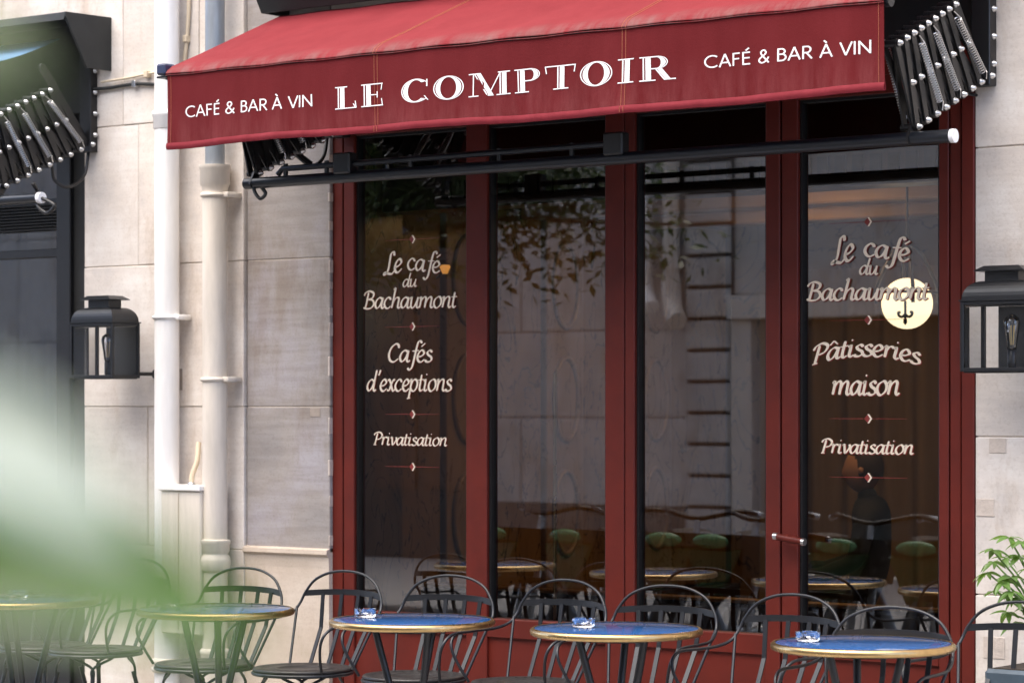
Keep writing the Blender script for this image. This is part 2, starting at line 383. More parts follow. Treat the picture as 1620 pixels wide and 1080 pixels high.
# ------------------------------------------------------------------ lettering
class Ink:
    """flat letter shapes in (x, y); each stroke gets its own hair of depth so none overlap in one plane"""
    def __init__(s): s.shapes = []; s.brk = [0]
    def ribbon(s, pts, w, nib=None, thin=.35, taper=True):
        k = len(pts); L = []; Rr = []
        for i in range(k):
            t = (pts[min(i + 1, k - 1)] - pts[max(i - 1, 0)])
            if t.length < 1e-9: t = Vector((1, 0))
            t.normalize(); nrm = Vector((-t.y, t.x)); ww = w
            if nib is not None:
                ww = w * (thin + (1 - thin) * abs(math.sin(math.atan2(t.y, t.x) - nib)))
            if taper and (i == 0 or i == k - 1): ww *= .6
            L.append(pts[i] + nrm * ww / 2); Rr.append(pts[i] - nrm * ww / 2)
        s.shapes.append((L, Rr))
    def poly(s, P): # convex strip from list of left/right pairs
        s.shapes.append(([Vector(p) for p in P[0]], [Vector(p) for p in P[1]]))
    def bounds(s):
        xs = [p.x for a, b in s.shapes for p in a + b]; return min(xs), max(xs)
    def words(s):
        c = sorted(set(s.brk + [len(s.shapes)])); return [(c[i], c[i + 1]) for i in range(len(c) - 1)]
    def mesh(s, fn, dstep, rng=None):
        """fn(x, y, d) -> world point"""
        mb = MB(); lo, hi = rng or (0, len(s.shapes))
        for k, (a, b) in enumerate(s.shapes[lo:hi]):
            d = (k % 7) * dstep; n = len(a)
            v = [fn(p.x, p.y, d) for p in a] + [fn(p.x, p.y, d) for p in b]
            mb.add(v, [(i, i + 1, n + i + 1, n + i) for i in range(n - 1)])
        return mb

SC = {  # italic sign-writer's hand, x-height 1
 'a': (1.0, [[(.78,.86),(.52,1.0),(.22,.78),(.08,.38),(.2,.04),(.42,.1),(.64,.42),(.78,.82)], [(.84,1.0),(.75,.5),(.72,.14),(.84,.0),(1.0,.14)]]),
 'c': (.82, [[(.68,.76),(.64,.94),(.42,1.0),(.16,.72),(.08,.35),(.24,.04),(.48,0),(.74,.2)]]),
 'd': (1.0, [[(.76,.86),(.5,1.0),(.22,.78),(.08,.38),(.2,.04),(.42,.1),(.64,.42),(.8,.86)], [(1.02,1.85),(.88,1.2),(.75,.4),(.74,.12),(.86,0),(1.0,.14)]]),
 'e': (.82, [[(.12,.42),(.44,.5),(.66,.72),(.58,.95),(.4,1.0),(.17,.74),(.08,.35),(.22,.03),(.46,.0),(.74,.22)]]),
 'f': (.72, [[(1.08,1.62),(.95,1.82),(.75,1.7),(.6,1.1),(.44,.2),(.3,-.45),(.08,-.7),(-.12,-.55)], [(.26,.93),(.86,1.0)]]),
 'h': (1.0, [[(.2,1.7),(.38,1.85),(.3,1.3),(.2,.7),(.08,0)], [(.14,.4),(.32,.78),(.58,1.0),(.76,.88),(.72,.5),(.68,.15),(.8,0),(.96,.14)]]),
 'i': (.5, [[(.06,.82),(.22,1.0),(.2,.6),(.14,.15),(.27,0),(.44,.14)], [(.27,1.38),(.33,1.5)]]),
 'm': (1.52, [[(.04,.84),(.2,1.0),(.17,.5),(.08,0)], [(.13,.4),(.3,.78),(.54,1.0),(.70,.88),(.66,.45),(.6,0)], [(.65,.4),(.84,.78),(1.08,1.0),(1.24,.88),(1.2,.5),(1.17,.15),(1.3,0),(1.46,.14)]]),
 'n': (1.0, [[(.04,.84),(.2,1.0),(.17,.5),(.08,0)], [(.13,.4),(.32,.78),(.58,1.0),(.75,.88),(.71,.5),(.68,.15),(.8,0),(.96,.14)]]),
 'o': (.92, [[(.5,1.0),(.2,.78),(.08,.38),(.22,.03),(.45,.0),(.74,.28),(.8,.68),(.66,.97),(.48,1.0)]]),
 'p': (.95, [[(.0,.84),(.18,1.0),(.12,.3),(-.04,-.65)], [(-.2,-.68),(.14,-.62)], [(.14,.5),(.34,.88),(.6,1.0),(.8,.74),(.74,.3),(.5,0),(.26,.03),(.12,.22)]]),
 'r': (.68, [[(.04,.84),(.2,1.0),(.17,.5),(.1,0)], [(.15,.5),(.34,.88),(.54,1.0),(.7,.88)]]),
 's': (.68, [[(.62,.82),(.44,1.0),(.2,.84),(.28,.6),(.54,.42),(.58,.16),(.36,0),(.12,.02),(.03,.18)]]),
 't': (.56, [[(.34,1.42),(.22,.7),(.17,.2),(.29,0),(.5,.14)], [(.0,.95),(.58,1.0)]]),
 'u': (1.02, [[(.04,.84),(.2,1.0),(.17,.55),(.16,.16),(.32,0),(.55,.22),(.74,.66)], [(.84,1.0),(.75,.45),(.74,.12),(.86,0),(1.0,.14)]]),
 'v': (.8, [[(.02,.86),(.18,1.0),(.24,.5),(.32,.02),(.6,.4),(.76,.8),(.66,1.0)]]),
 'x': (.84, [[(.04,.88),(.2,1.0),(.36,.7),(.5,.25),(.64,0),(.82,.14)], [(.78,.92),(.64,.98),(.42,.55),(.22,.05),(.02,.08)]]),
 "'": (.5, [[(.46,1.85),(.40,1.6),(.28,1.36)]]),
 'B': (1.12, [[(.36,1.5),(.24,.7),(.1,0)], [(-.08,1.2),(.1,1.5),(.5,1.62),(.9,1.4),(.78,1.0),(.36,.84)], [(.36,.84),(.8,.78),(.96,.42),(.72,.06),(.3,-.03),(-.1,.08)]]),
 'C': (1.12, [[(.96,1.2),(.92,1.48),(.64,1.56),(.26,1.2),(.08,.6),(.24,.1),(.58,0),(.96,.28)]]),
 'L': (1.0, [[(.92,1.34),(.86,1.62),(.62,1.56),(.52,1.05),(.42,.4),(.22,.04),(.02,.02),(.1,.16),(.4,.04),(.74,-.04),(1.0,.18)]]),
 'P': (1.0, [[(.38,1.5),(.24,.7),(.1,0)], [(-.08,0),(.3,0)], [(-.04,1.2),(.14,1.5),(.6,1.62),(.96,1.3),(.78,.84),(.36,.68)]]),
}
def script_text(txt, wgt=.17):
    ink = Ink(); x = 0
    for ch in txt:
        if ch == ' ': x += .55; continue
        base, acc = ch, None
        if ch == 'é': base, acc = 'e', [(.48, 1.32), (.82, 1.62)]
        if ch == 'â': base, acc = 'a', [(.28, 1.28), (.56, 1.6), (.82, 1.26)]
        adv, st = SC[base]
        for q in st:
            P = crom([Vector((x + p[0] + .06 * p[1], p[1])) for p in q], 6) if len(q) > 2 else [Vector((x + p[0] + .06 * p[1], p[1])) for p in q]
            ink.ribbon(P, wgt, nib=R(32), thin=.42)
        if acc:
            for i in range(len(acc) - 1): ink.ribbon([Vector((x + acc[i][0], acc[i][1])), Vector((x + acc[i + 1][0], acc[i + 1][1]))], wgt * .8)
        x += adv * .93
    return ink
def arc(cx, cy_, a, b, t0, t1, n=20): return [Vector((cx + a * math.cos(R(t0 + (t1 - t0) * i / n)), cy_ + b * math.sin(R(t0 + (t1 - t0) * i / n)))) for i in range(n + 1)]
V2 = lambda *p: [Vector(q) for q in p]
def sans_text(txt, wgt=.105):
    ink = Ink(); x = 0
    def S(*strokes):
        for q in strokes: ink.ribbon([Vector((x + p.x, p.y)) for p in q], wgt, taper=False)
    for ch in txt:
        if ch == ' ': x += .36; ink.brk.append(len(ink.shapes)); continue
        if ch == 'C': S(arc(.5, .5, .45, .45, 48, 312)); x += .92
        if ch in 'AÀ':
            S(V2((.02, 0), (.38, 1)), V2((.38, 1), (.74, 0)), V2((.15, .33), (.61, .33)))
            if ch == 'À': S(V2((.25, 1.28), (.42, 1.1)))
            x += .86
        if ch == 'F': S(V2((.08, 0), (.08, 1)), V2((.08, .95), (.5, .95)), V2((.08, .53), (.46, .53))); x += .62
        if ch == 'É': S(V2((.08, 0), (.08, 1)), V2((.08, .95), (.52, .95)), V2((.08, .53), (.49, .53)), V2((.08, .05), (.52, .05)), V2((.26, 1.1), (.46, 1.28))); x += .66
        if ch == '&': S(crom([Vector(p) for p in ((.72, .0), (.45, .36), (.2, .74), (.26, .95), (.42, .98), (.52, .8), (.40, .60), (.14, .38), (.08, .18), (.22, .03), (.42, .06), (.60, .24), (.70, .44))], 6)); x += .86
        if ch == 'B': S(V2((.08, 0), (.08, 1)), V2((.08, .95), (.28, .95)) + arc(.28, .745, .2, .205, 90, -90, 10) + V2((.08, .54)), V2((.1, .54), (.30, .54)) + arc(.30, .295, .24, .245, 90, -90, 10) + V2((.08, .05))); x += .68
        if ch == 'R': S(V2((.08, 0), (.08, 1)), V2((.08, .95), (.3, .95)) + arc(.3, .715, .22, .235, 90, -90, 10) + V2((.08, .48)), V2((.27, .48), (.6, 0))); x += .7
        if ch == 'V': S(V2((.02, 1), (.37, 0)), V2((.37, 0), (.72, 1))); x += .8
        if ch == 'I': S(V2((.08, 0), (.08, 1))); x += .26
        if ch == 'N': S(V2((.08, 0), (.08, 1)), V2((.08, .96), (.72, .04)), V2((.72, 0), (.72, 1))); x += .9
    return ink
def serif_text(txt):
    """wide display capitals with a hairline inline cut along the left of every thick stroke"""
    ink = Ink(); x = 0; TH, HL, GAP = .165, .042, .045
    def box(x0, x1, y0, y1): ink.poly(([(x + x0, y1), (x + x1, y1)], [(x + x0, y0), (x + x1, y0)]))
    def ring(cx, cy_, a0, b0, a1, b1, t0, t1, n=22):
        p = arc(cx, cy_, a0, b0, t0, t1, n); q = arc(cx, cy_, a1, b1, t0, t1, n)
        ink.poly(([(x + v.x, v.y) for v in p], [(x + v.x, v.y) for v in q]))
    def stem(x0, y0=0., y1=1.):
        box(x0, x0 + HL, y0, y1); box(x0 + HL + GAP, x0 + HL + GAP + TH, y0, y1)
    def slab(x0, x1, y):  box(x0, x1, y, y + .045) if y < .5 else box(x0, x1, y - .045, y)
    def diag(xa, xb, y0, y1, w): ink.poly(([(x + xa, y1), (x + xb, y0)], [(x + xa + w, y1), (x + xb + w, y0)]))
    SW = HL + GAP + TH
    for ch in txt:
        if ch == ' ': x += .5; ink.brk.append(len(ink.shapes)); continue
        if ch == 'L':
            stem(.1); slab(0, .46, 1); slab(0, .82, 0); diag(.76, .8, 0, .32, .035); diag(.68, .78, 0, .2, .05); x += .95
        if ch == 'E':
            stem(.1); slab(0, .82, 1); slab(0, .84, 0); box(.3, .6, .49, .53); diag(.58, .58, .37, .65, .04)
            diag(.78, .74, .7, 1, .035); diag(.76, .8, 0, .32, .035); x += .98
        if ch in 'CO':
            t0, t1 = (52, 312) if ch == 'C' else (0, 360)
            ring(.55, .5, .55, .52, .512, .495, t0 if ch == 'O' else 44, t1 if ch == 'O' else 316, 34)
            if ch == 'O': ring(.55, .5, .465, .49, .29, .465, 0, 360, 36); x += 1.22
            else:
                ring(.55, .5, .48, .49, .30, .465, 48, 312, 30); diag(.93, .93, .66, .97, .045); diag(.85, .97, .06, .26, .04); x += 1.12
        if ch == 'M':
            box(.16, .20, 0, 1); slab(0, .36, 0); slab(0, .34, 1); diag(.18, .62, .05, 1, HL); diag(.18 + HL + GAP, .62 + HL + GAP, .0, 1, TH)
            diag(1.1, .66, .0, 1, .04); stem(1.08); slab(.96, 1.46, 0); slab(1.02, 1.46, 1); x += 1.55
        if ch in 'PR':
            stem(.1); slab(0, .62, 1); slab(0, .5, 0)
            ring(.55, .735, .36, .265, .33, .24, 90, -90, 16); ring(.55, .735, .295, .235, .13, .215, 90, -90, 16); slab(.3, .56, .515 + .0)
            if ch == 'P': x += 1.02
            else:
                diag(.48, .78, 0, .48, HL * 1.2); diag(.48 + .07, .78 + .07, 0, .48, TH); slab(.78, 1.16, 0); x += 1.2
        if ch == 'T':
            stem(.42); slab(0, 1.06, 1); slab(.28, .82, 0); diag(.0, .04, .68, 1, .035); diag(1.03, .99, .68, 1, .035); x += 1.14
        if ch == 'I': stem(.14); slab(0, .52, 1); slab(0, .52, 0); x += .64
        x += .06
    return ink
def lay(ink, p0, p1, height, name, m, parent, d0, dstep, bend=None, out=(0, -1, 0), off=(0, 0)):
    """ink stretched from world point p0 to p1 along its baseline; height = world size of one letter unit"""
    a, b = ink.bounds(); p0 = Vector(p0); p1 = Vector(p1); o = Vector(out)
    def fn(x_, y_, d):
        t = (x_ - a) / (b - a); q = p0.lerp(p1, t); q.x += off[0]
        q.z += y_ * height + (bend(t) if bend else 0) + off[1]
        return q + o * (d0 + d)
    return ink.mesh(fn, dstep).build(name, m, parent)

# ================================================================== setting
def struct(mb, name, m): return tag(mb.build(name, m), kind='structure')
struct(MB().box(-60, 60, -6.9, -2.6, -.5, -.12), 'road', M['asphalt'])
pv = struct(MB().box(-60, 60, -2.45, -.02, -.5, -.02), 'pavement', M['pave'])
sl_me = MB().box(-.395, .395, -.395, .395, -.03, 0, .004).mesh('paving_slab', M['pave'])
for i in range(16):
    for j in range(3):
        o = bpy.data.objects.new('paving_slab', sl_me); col.objects.link(o); o.parent = pv
        o.location = (-6.6 + i * .8, -.43 - j * .8, random.uniform(-.003, .001))
struct(MB().box(-60, 60, -2.6, -2.45, -.5, .0, .012), 'kerb', M['kerb'])
struct(MB().box(-60, 60, -7.05, -6.9, -.5, .0, .012), 'opposite_kerb', M['kerb'])
struct(MB().box(-60, 60, -12.0, -7.05, -.5, -.004), 'opposite_pavement', M['pave'])

# ------------------------------------------------------------------ stone building
YW = -.03
XL0, XL1 = X(137, YW), X(385, -.045)          # wall between the two shops, warm strip
XG0, XG1 = X(391, YW), X(522, YW)             # grey strip beside the red frame
XR0 = X(1543, YW)
bld = empty('stone_building', (0, .2, 0))
tag(bld, 'pale limestone building holding the red café front, with stained and patched blocks', 'building')
def blocks(x0, x1, zs, vj, yf, m, b=.003, name='stone_block'):
    for r_ in range(len(zs) - 1):
        xs = [x0] + sorted(vj.get(r_, [])) + [x1]
        for i in range(len(xs) - 1):
            j = .002
            o = MB().box(xs[i] + (j if i else 0), xs[i + 1] - (j if i < len(xs) - 2 else 0), yf + random.uniform(-.002, .002), .12, zs[r_] + j, zs[r_ + 1] - j, b).build(name, m, bld)
rows = [.867, 1.51, 2.165, 2.82, 3.47, 4.1, 4.75]
blocks(XL0, XL1, [0.0] + rows, {1: [XL0 + .42], 2: [XL0 + .8], 3: [XL0 + .36], 4: [XL0 + .26, XL0 + .75], 5: [XL0 + .5]}, -.045, M['stone'])
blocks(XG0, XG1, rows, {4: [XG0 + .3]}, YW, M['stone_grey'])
blocks(XR0, 6.5, [0, .82, 1.40, 1.93, 2.46, 3.0, 3.6, 4.2, 4.75], {1: [XR0 + .55, 2.9], 2: [XR0 + .95, 3.6], 3: [XR0 + .5, 3.2], 4: [XR0 + .9], 5: [XR0 + .4, 3.3], 6: [2.6]}, YW, M['stone'])
blocks(-9, XL0 - .003, [3.36, 3.9, 4.4, 4.75], {0: [-5.5, -4.2], 1: [-6, -3.6]}, YW, M['stone'])
blocks(XG1 + .004, XR0 - .004, [3.22, 3.75, 4.25, 4.75], {0: [-.8, .1, .9], 1: [-.3, .7]}, YW, M['stone'])
# groove strip between warm and grey masonry, chamfered plinth, upper wall, mortar backing
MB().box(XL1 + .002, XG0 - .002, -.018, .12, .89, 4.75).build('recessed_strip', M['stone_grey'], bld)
pl = MB().prism([(-.036, 0), (.12, 0), (.12, .888), (-.03, .888), (-.052, .880), (-.054, .862), (-.040, .850), (-.036, .80)], 'x', XL1 + .002, XG1)
pl.build('plinth', M['plinth'], bld)
MB().box(XL0 + .01, XL1 - .005, -.040, .45, 0, 4.7).build('mortar_bed', M['mortar'], bld)
MB().box(XG0 + .005, XG1 - .01, -.026, .45, .9, 4.7).build('mortar_bed', M['mortar'], bld)
MB().box(XL1, XG1 - .01, .1, .45, 0, 4.7).build('mortar_bed', M['mortar'], bld)
MB().box(XR0 + .01, 6.4, -.026, .45, 0, 4.7).build('mortar_bed', M['mortar'], bld)
MB().box(-9, 6.5, .1, .45, 3.4, 4.7).build('mortar_bed', M['mortar'], bld)
MB().box(-14, 14, 0, .45, 4.752, 13).build('upper_wall', M['stone'], bld)
MB().box(-14, -9.01, 0, .45, 0, 4.74).build('end_wall', M['stone'], bld)
MB().box(6.51, 14, 0, .45, 0, 4.74).build('end_wall', M['stone'], bld)
# inset repair patches and a square mortar-filled hole
for (x0, x1, y0, y1) in ((1565, 1592, 693, 716), (1545, 1573, 789, 816), (491, 507, 645, 659), (1556, 1590, 1008, 1040), (279, 289, 583, 617)):
    yq = -.045 if x0 < 385 else YW
    a, b = at(x0, y1, yq), at(x1, y0, yq)
    MB().box(a.x, b.x, yq - .0028, yq + .05, a.z, b.z, .0012).build('repair_patch', M['patch'] if x0 > 530 else M['patch_dull'], bld)
# chipped cream edge along the red frame
ch = MB(); zz = .9
while zz < 2.7:
    h = random.uniform(.03, .10); wd = random.uniform(.003, .009)
    ch.box(XG1 - wd, XG1 + random.uniform(0, .003), YW - .005, YW + .03, zz, zz + h, .002); zz += h + random.uniform(.02, .2)
tag(ch.build('chipped_edge', M['patch'], bld), kind='stuff')

# ------------------------------------------------------------------ red shopfront
YF = -.02; YG = .018
shop = empty('red_shopfront', (0, 0, 0))
tag(shop, 'dark red café shopfront of tall glazed panels and a double door', 'shopfront')
def rp(name, px0, px1, z0, z1, parent, y0=YF, y1=.06, m='red', b=.003):
    return MB().box(X(px0, y0), X(px1, y0), y0, y1, z0, z1, b).build(name, M[m], parent)
ZB, ZT, ZH = .624, 2.69, 2.86
def pane(parent, px0, px1):
    return MB().grid(lambda u, v: (X(px0, YF) - .004 + u * (X(px1, YF) - X(px0, YF) + .008), YG, ZB - .004 + v * (ZT - ZB + .008)), 1, 1, False).build('glass_pane', M['glass'], parent)
def lower_panel(parent, px0, px1):
    x0, x1 = X(px0, YF), X(px1, YF)
    MB().box(x0, x1, YF, .06, .545, ZB, .003).build('bottom_rail', M['red'], parent)
    MB().box(x0, x1, YF, .06, .0, .12, .003).build('kick_rail', M['red'], parent)
    MB().box(x0, x1, YF + .014, .05, .12, .545).build('lower_panel', M['red'], parent)
def bead(parent, px0, px1):
    """dark gasket round a pane"""
    x0, x1 = X(px0, YF), X(px1, YF); mb = MB(); t = .011
    mb.box(x0, x0 + t, -.004, .03, ZB, ZT).box(x1 - t, x1, -.004, .03, ZB, ZT).box(x0 + t, x1 - t, -.004, .03, ZT - t, ZT)
    mb.build('gasket', M['black'], parent)
# outer left post (two boards with a groove), fixed windows, double door, outer right post
rp('post', 525, 542, 0, ZH, shop, -.012); rp('post', 543.5, 560, 0, ZH, shop, -.02)
rp('post', 1503, 1520, 0, ZH, shop, -.02); rp('post', 1521, 1541, 0, ZH, shop, -.034)
wl = rp('fixed_window', 737, 770, 0, ZH - .1, shop); wl['label'] = 'narrow glazed panel with cream lettering at left'
pane(wl, 560, 737); bead(wl, 560, 737); lower_panel(wl, 560.3, 736.7)
w2 = rp('fixed_window', 957, 987, 0, ZH - .1, shop); w2['label'] = 'plain glazed panel left of the door'
pane(w2, 770, 957); bead(w2, 770, 957); lower_panel(w2, 770.3, 956.7)
d1 = rp('door', 988.5, 1003.5, 0, ZH - .1, shop); d1['label'] = 'left door leaf without lettering'
rp('stile', 1211, 1233.5, 0, ZH - .1, d1); pane(d1, 1003.5, 1211); bead(d1, 1003.5, 1211); lower_panel(d1, 1003.8, 1210.7)
d2 = rp('door', 1236.5, 1262, 0, ZH - .1, shop); d2['label'] = 'right door leaf with cream lettering'
rp('stile', 1485, 1500.5, 0, ZH - .1, d2); pane(d2, 1262, 1485); bead(d2, 1262, 1485); lower_panel(d2, 1262.3, 1484.7)
for p, a, b in ((wl, 560, 737), (w2, 770, 957), (d1, 1003.5, 1211), (d2, 1262, 1485)):
    MB().box(X(a, YF) + .001, X(b, YF) - .001, YF + .002, .058, ZT, ZH - .1, .003).build('top_rail', M['red'], p)
MB().box(X(560.3, YF), X(1502.7, YF), -.015, .06, ZH - .099, ZH).build('head_rail', M['red'], shop)
MB().box(X(525, YF), X(1541, YF), -.01, .06, ZH + .002, 3.2).build('fascia', M['dark'], shop)
# pull handle: two brackets, slanted red bar with worn ends
hz = Z(1250, 853, -.05)
hd = MB(); xa, xb = X(1230, -.07), X(1272, -.07)
hd.tube([(xa - .01, -.075, hz + .012), (xb + .005, -.075, hz - .006)], .0135, 14)
hd.tube([(xa + .012, -.02, hz + .01), (xa + .012, -.075, hz + .010)], .008, 10)
ho = hd.build('pull_handle', M['red'], d1)
MB().tube([(xa - .013, -.075, hz + .0125), (xa + .004, -.075, hz + .0115)], .0145, 14).build('handle_end', M['steel'], ho)
MB().tube([(xb - .006, -.075, hz - .0055), (xb + .0065, -.075, hz - .0063)], .0145, 14).build('handle_end', M['steel'], ho)
MB().tube([(xb + .03, .035, hz), (xb + .115, .085, hz - .004)], .009, 10).build('handle_reflection', M['red'], d2)  # red bar behind the glass imitates the handle's reflection

# lettering painted on the glass
YT = YG - .004
def glass_line(parent, txt, x0, x1, yb0, yb1, xh_px, shadow=False, wgt=.21, bend=None, pxm=None):
    p0, p1 = at(x0, yb0, YT), at(x1, yb1, YT)
    xm = (x0 + x1) / 2; h = at(xm, 500, YT).z - at(xm, 500 + xh_px, YT).z
    ink = script_text(txt, .245 if shadow else wgt)
    bf = (lambda t: bend * (1 - (2 * t - 1) ** 2)) if bend else None
    o = lay(ink, p0, p1, h, 'lettering', M['cream_txt'], parent, 0.0015, .00015, bf)
    lay(ink, p0, p1, h, 'letter_shadow', M['red_txt'], parent, 0, .00015, bf, off=(.0035 if shadow else .0022, -.003 if shadow else -.002))
    return o
def chevron(parent, cx, cyp, s, wl_, full):
    c = at(cx, cyp, YT); mb = MB()
    mb.add([(c.x - s, YT - .0004, c.z), (c.x, YT - .0004, c.z - s), (c.x + s * .9, YT - .0004, c.z), (c.x, YT - .0004, c.z + s)], [(0, 1, 2, 3)])
    mb.add([(c.x - wl_, YT - .0002, c.z - .0006), (c.x - s * 1.2, YT - .0002, c.z - .0013), (c.x - s * 1.2, YT - .0002, c.z + .0013), (c.x - wl_, YT - .0002, c.z + .0006)], [(0, 1, 2, 3)])
    mb.add([(c.x + s * 1.2, YT - .0002, c.z - .0013), (c.x + wl_, YT - .0002, c.z - .0006), (c.x + wl_, YT - .0002, c.z + .0006), (c.x + s * 1.2, YT - .0002, c.z + .0013)], [(0, 1, 2, 3)])
    mb.build('diamond_rule', M['red_txt'], parent)
    t = s * .42
    MB().add([(c.x - t * .2, YT - .001, c.z + s * 1.05), (c.x + t * .9, YT - .001, c.z + s * 1.05), (c.x + s * 1.15, YT - .001, c.z), (c.x + s * 1.15 - t * 1.2, YT - .001, c.z), (c.x + t * .9, YT - .001, c.z - s * 1.05), (c.x - t * .2, YT - .001, c.z - s * 1.05)],
             [(0, 1, 2, 3), (3, 2, 4, 5)]).build('chevron', M['cream_txt'], parent)
glass_line(wl, 'Le', 606, 637, 435, 429, 20)
glass_line(wl, 'café', 644, 698, 426, 432, 18)
glass_line(wl, 'du', 637, 660, 454, 453, 12)
glass_line(wl, 'Bachaumont', 575, 724, 488, 486, 17)
glass_line(wl, 'Cafés', 614, 685, 572, 572, 18)
glass_line(wl, "d'exceptions", 580, 716, 618, 618, 18)
glass_line(wl, 'Privatisation', 591, 708, 703, 705, 12.5)
for yy in (378.5, 516.5, 655, 738): chevron(wl, 652, yy, .0165, .15, False)
glass_line(d2, 'Le', 1314, 1352, 418, 410, 24, True)
glass_line(d2, 'café', 1366, 1441, 404, 414, 20, True)
glass_line(d2, 'du', 1359, 1390, 434, 434, 14, True)
glass_line(d2, 'Bachaumont', 1276, 1471, 475, 473, 18, True)
glass_line(d2, 'Pâtisseries', 1285, 1458, 577, 578, 18, True, bend=.035)
glass_line(d2, 'maison', 1316, 1424, 624, 624, 21, True)
glass_line(d2, 'Privatisation', 1299, 1446, 716, 718, 14, True)
for yy in (351, 506, 662, 755): chevron(d2, 1373, yy, .0165, .17, True)

# ------------------------------------------------------------------ scissor arm prototype (plane x = 0)
def make_arm():
    root = bpy.data.objects.new('scissor_arm', None); col.objects.link(root)
    N = 8
    B0, T0 = Vector((0, -.075, 2.715)), Vector((0, -.335, 2.945))
    eb, et = Vector((0, -.066, -.0285)), Vector((0, -.0505, -.0225))
    Bp = [B0 + eb * k for k in range(N + 1)]; Tp = [T0 + et * k for k in range(N + 1)]
    def bar(p, q, xo, wd=.030, th=.006, name='arm_bar'):
        d = (q - p); L = d.length; d.normalize(); n_ = Vector((0, -d.z, d.y)); mb = MB(); e = wd / 2
        pts = []
        for c, s_ in ((p, -1), (q, 1)):
            for k in range(7):
                a = R(-90 + 30 * k) * s_
                pts.append(c + d * s_ * math.cos(R(-90 + 30 * k)) * e + n_ * math.sin(R(-90 + 30 * k)) * e * s_)
        mb.prism([(v.y, v.z) for v in pts], 'x', xo - th / 2, xo + th / 2)
        return mb.build(name, M['black'], root, False)
    bolt_me = MB().lathe([(.0125, 0), (.0125, .005), (.009, .007), (.0085, .012), (.005, .016), (.001, .017)], n=10, axis='x').mesh('bolt', M['steel'])
    def bolt(p, xo):
        o = bpy.data.objects.new('bolt', bolt_me); col.objects.link(o); o.parent = root; o.location = (xo, p.y, p.z)
    for k in range(N):
        for side in (0, 1):
            xo = -.05 * side
            bar(Tp[k], Bp[k + 1], xo + .008); bar(Bp[k], Tp[k + 1], xo - .001)
        bolt((Tp[k] + Bp[k + 1]) / 2, .011)
    for k in range(N + 1):
        bolt(Tp[k], .011); bolt(Bp[k], .011)
        for P in (Tp[k], Bp[k]):
            MB().tube([(-.056, P.y, P.z), (.012, P.y, P.z)], .013, 8).build('spacer', M['black'], root, False)
    def spring(p, q, xo):
        p = Vector((xo, p.y, p.z)); q = Vector((xo, q.y, q.z)); d = (q - p); L = d.length; d.normalize()
        a = Vector((1, 0, 0)); b = d.cross(a); pts = [p]; turns = 25
        for i in range(turns * 8 + 1):
            t = i / (turns * 8); an = 2 * math.pi * t * turns
            pts.append(p + d * (.03 + (L - .06) * t) + (a * math.cos(an) + b * math.sin(an)) * .0125)
        pts.append(q)
        MB().tube(pts, .0021, 5).build('spring', M['steel'], root, False)
    for k in (1, 4, 6): spring(Tp[k] + Vector((0, 0, -.01)), Bp[k] + Vector((0, 0, .01)), .034)
    for k in (3, 7): spring(Tp[k], Bp[k], -.075)
    # stay bar fixed to the wall pivot, wall bracket, end lug
    bar(B0, Vector((0, -.355, 3.05)), -.02, .04, .012, 'stay_bar')
    br = MB(); br.box(-.055, .02, -.09, -.035, 2.68, 3.2, .003)
    br.build('wall_bracket', M['black'], root, False)
    for z_ in (2.76, 2.86, 2.96, 3.06): bolt(Vector((0, -.06, z_)), .02)
    bolt(B0, .02)
    bar(Bp[N], Vector((0, -.63, 2.44)), -.01, .036, .01, 'end_lug')
    bar(Tp[N], Bp[N], .0, .03, .008, 'end_bar')
    return root
arm0 = make_arm()

# ------------------------------------------------------------------ red awning
aw = empty('red_awning', (0, -.1, 2.5))
tag(aw, 'dark red canvas awning with white lettering on its front flap', 'awning')
CX0, CX1, YV = -1.735, 1.69, -.85
def canopy_fn(off):
    prof = [(-.16, 3.222), (-.3, 3.166), (-.45, 3.105), (-.6, 3.042), (-.74, 2.983), (-.83, 2.944), (-.857, 2.922), (-.868, 2.905), (-.868, 2.894)]
    def fn(u, v):
        t = v * (len(prof) - 1); i = min(int(t), len(prof) - 2); f = t - i
        y = prof[i][0] * (1 - f) + prof[i + 1][0] * f; z = prof[i][1] * (1 - f) + prof[i + 1][1] * f
        sag = .010 * math.sin(math.pi * v) * (1 + .3 * math.sin(u * 9)) + .0018 * math.sin(u * 60 + v * 5)
        return (CX0 + u * (CX1 - CX0), y, z - sag + off)
    return fn
cn = MB(); cn.grid(canopy_fn(0), 90, 24); cn.grid(canopy_fn(-.003), 90, 24)
cano = cn.build('canopy', M['redfab'], aw)
def sag(x_): return .0045 * math.sin(x_ * 2.1 + .5) + .0025 * math.sin(x_ * 6.7)
def val_fn(dy):
    def fn(u, v):
        x_ = CX0 + .004 + u * (CX1 - CX0 - .008)
        wv = .007 * math.sin(x_ * 7.3 + 1) * v + .0045 * math.sin(x_ * 19) * v * v + .0028 * math.sin(x_ * 43 + v * 3) * v
        return (x_, YV - .012 + wv + dy, 2.890 - v * (.285 + sag(x_)))
    return fn
vm = MB(); vm.grid(val_fn(0), 120, 10); vm.grid(val_fn(.003), 120, 10)
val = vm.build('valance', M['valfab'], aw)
def hem_fn(u, v):
    a = R(-80 + 200 * v)
    x_, y_, z_ = val_fn(0)(u, 1)
    return (x_, y_ - .004 - .0065 * math.cos(a - R(20)) + .004, 2.604 - v * .021 + .002)
hm = MB(); hm.grid(lambda u, v: (val_fn(-.0035)(u, 1)[0], val_fn(-.0035 - .004 * math.sin(math.pi * v))(u, 1)[1], 2.612 - sag(CX0 + u * (CX1 - CX0)) - v * .028), 120, 6)
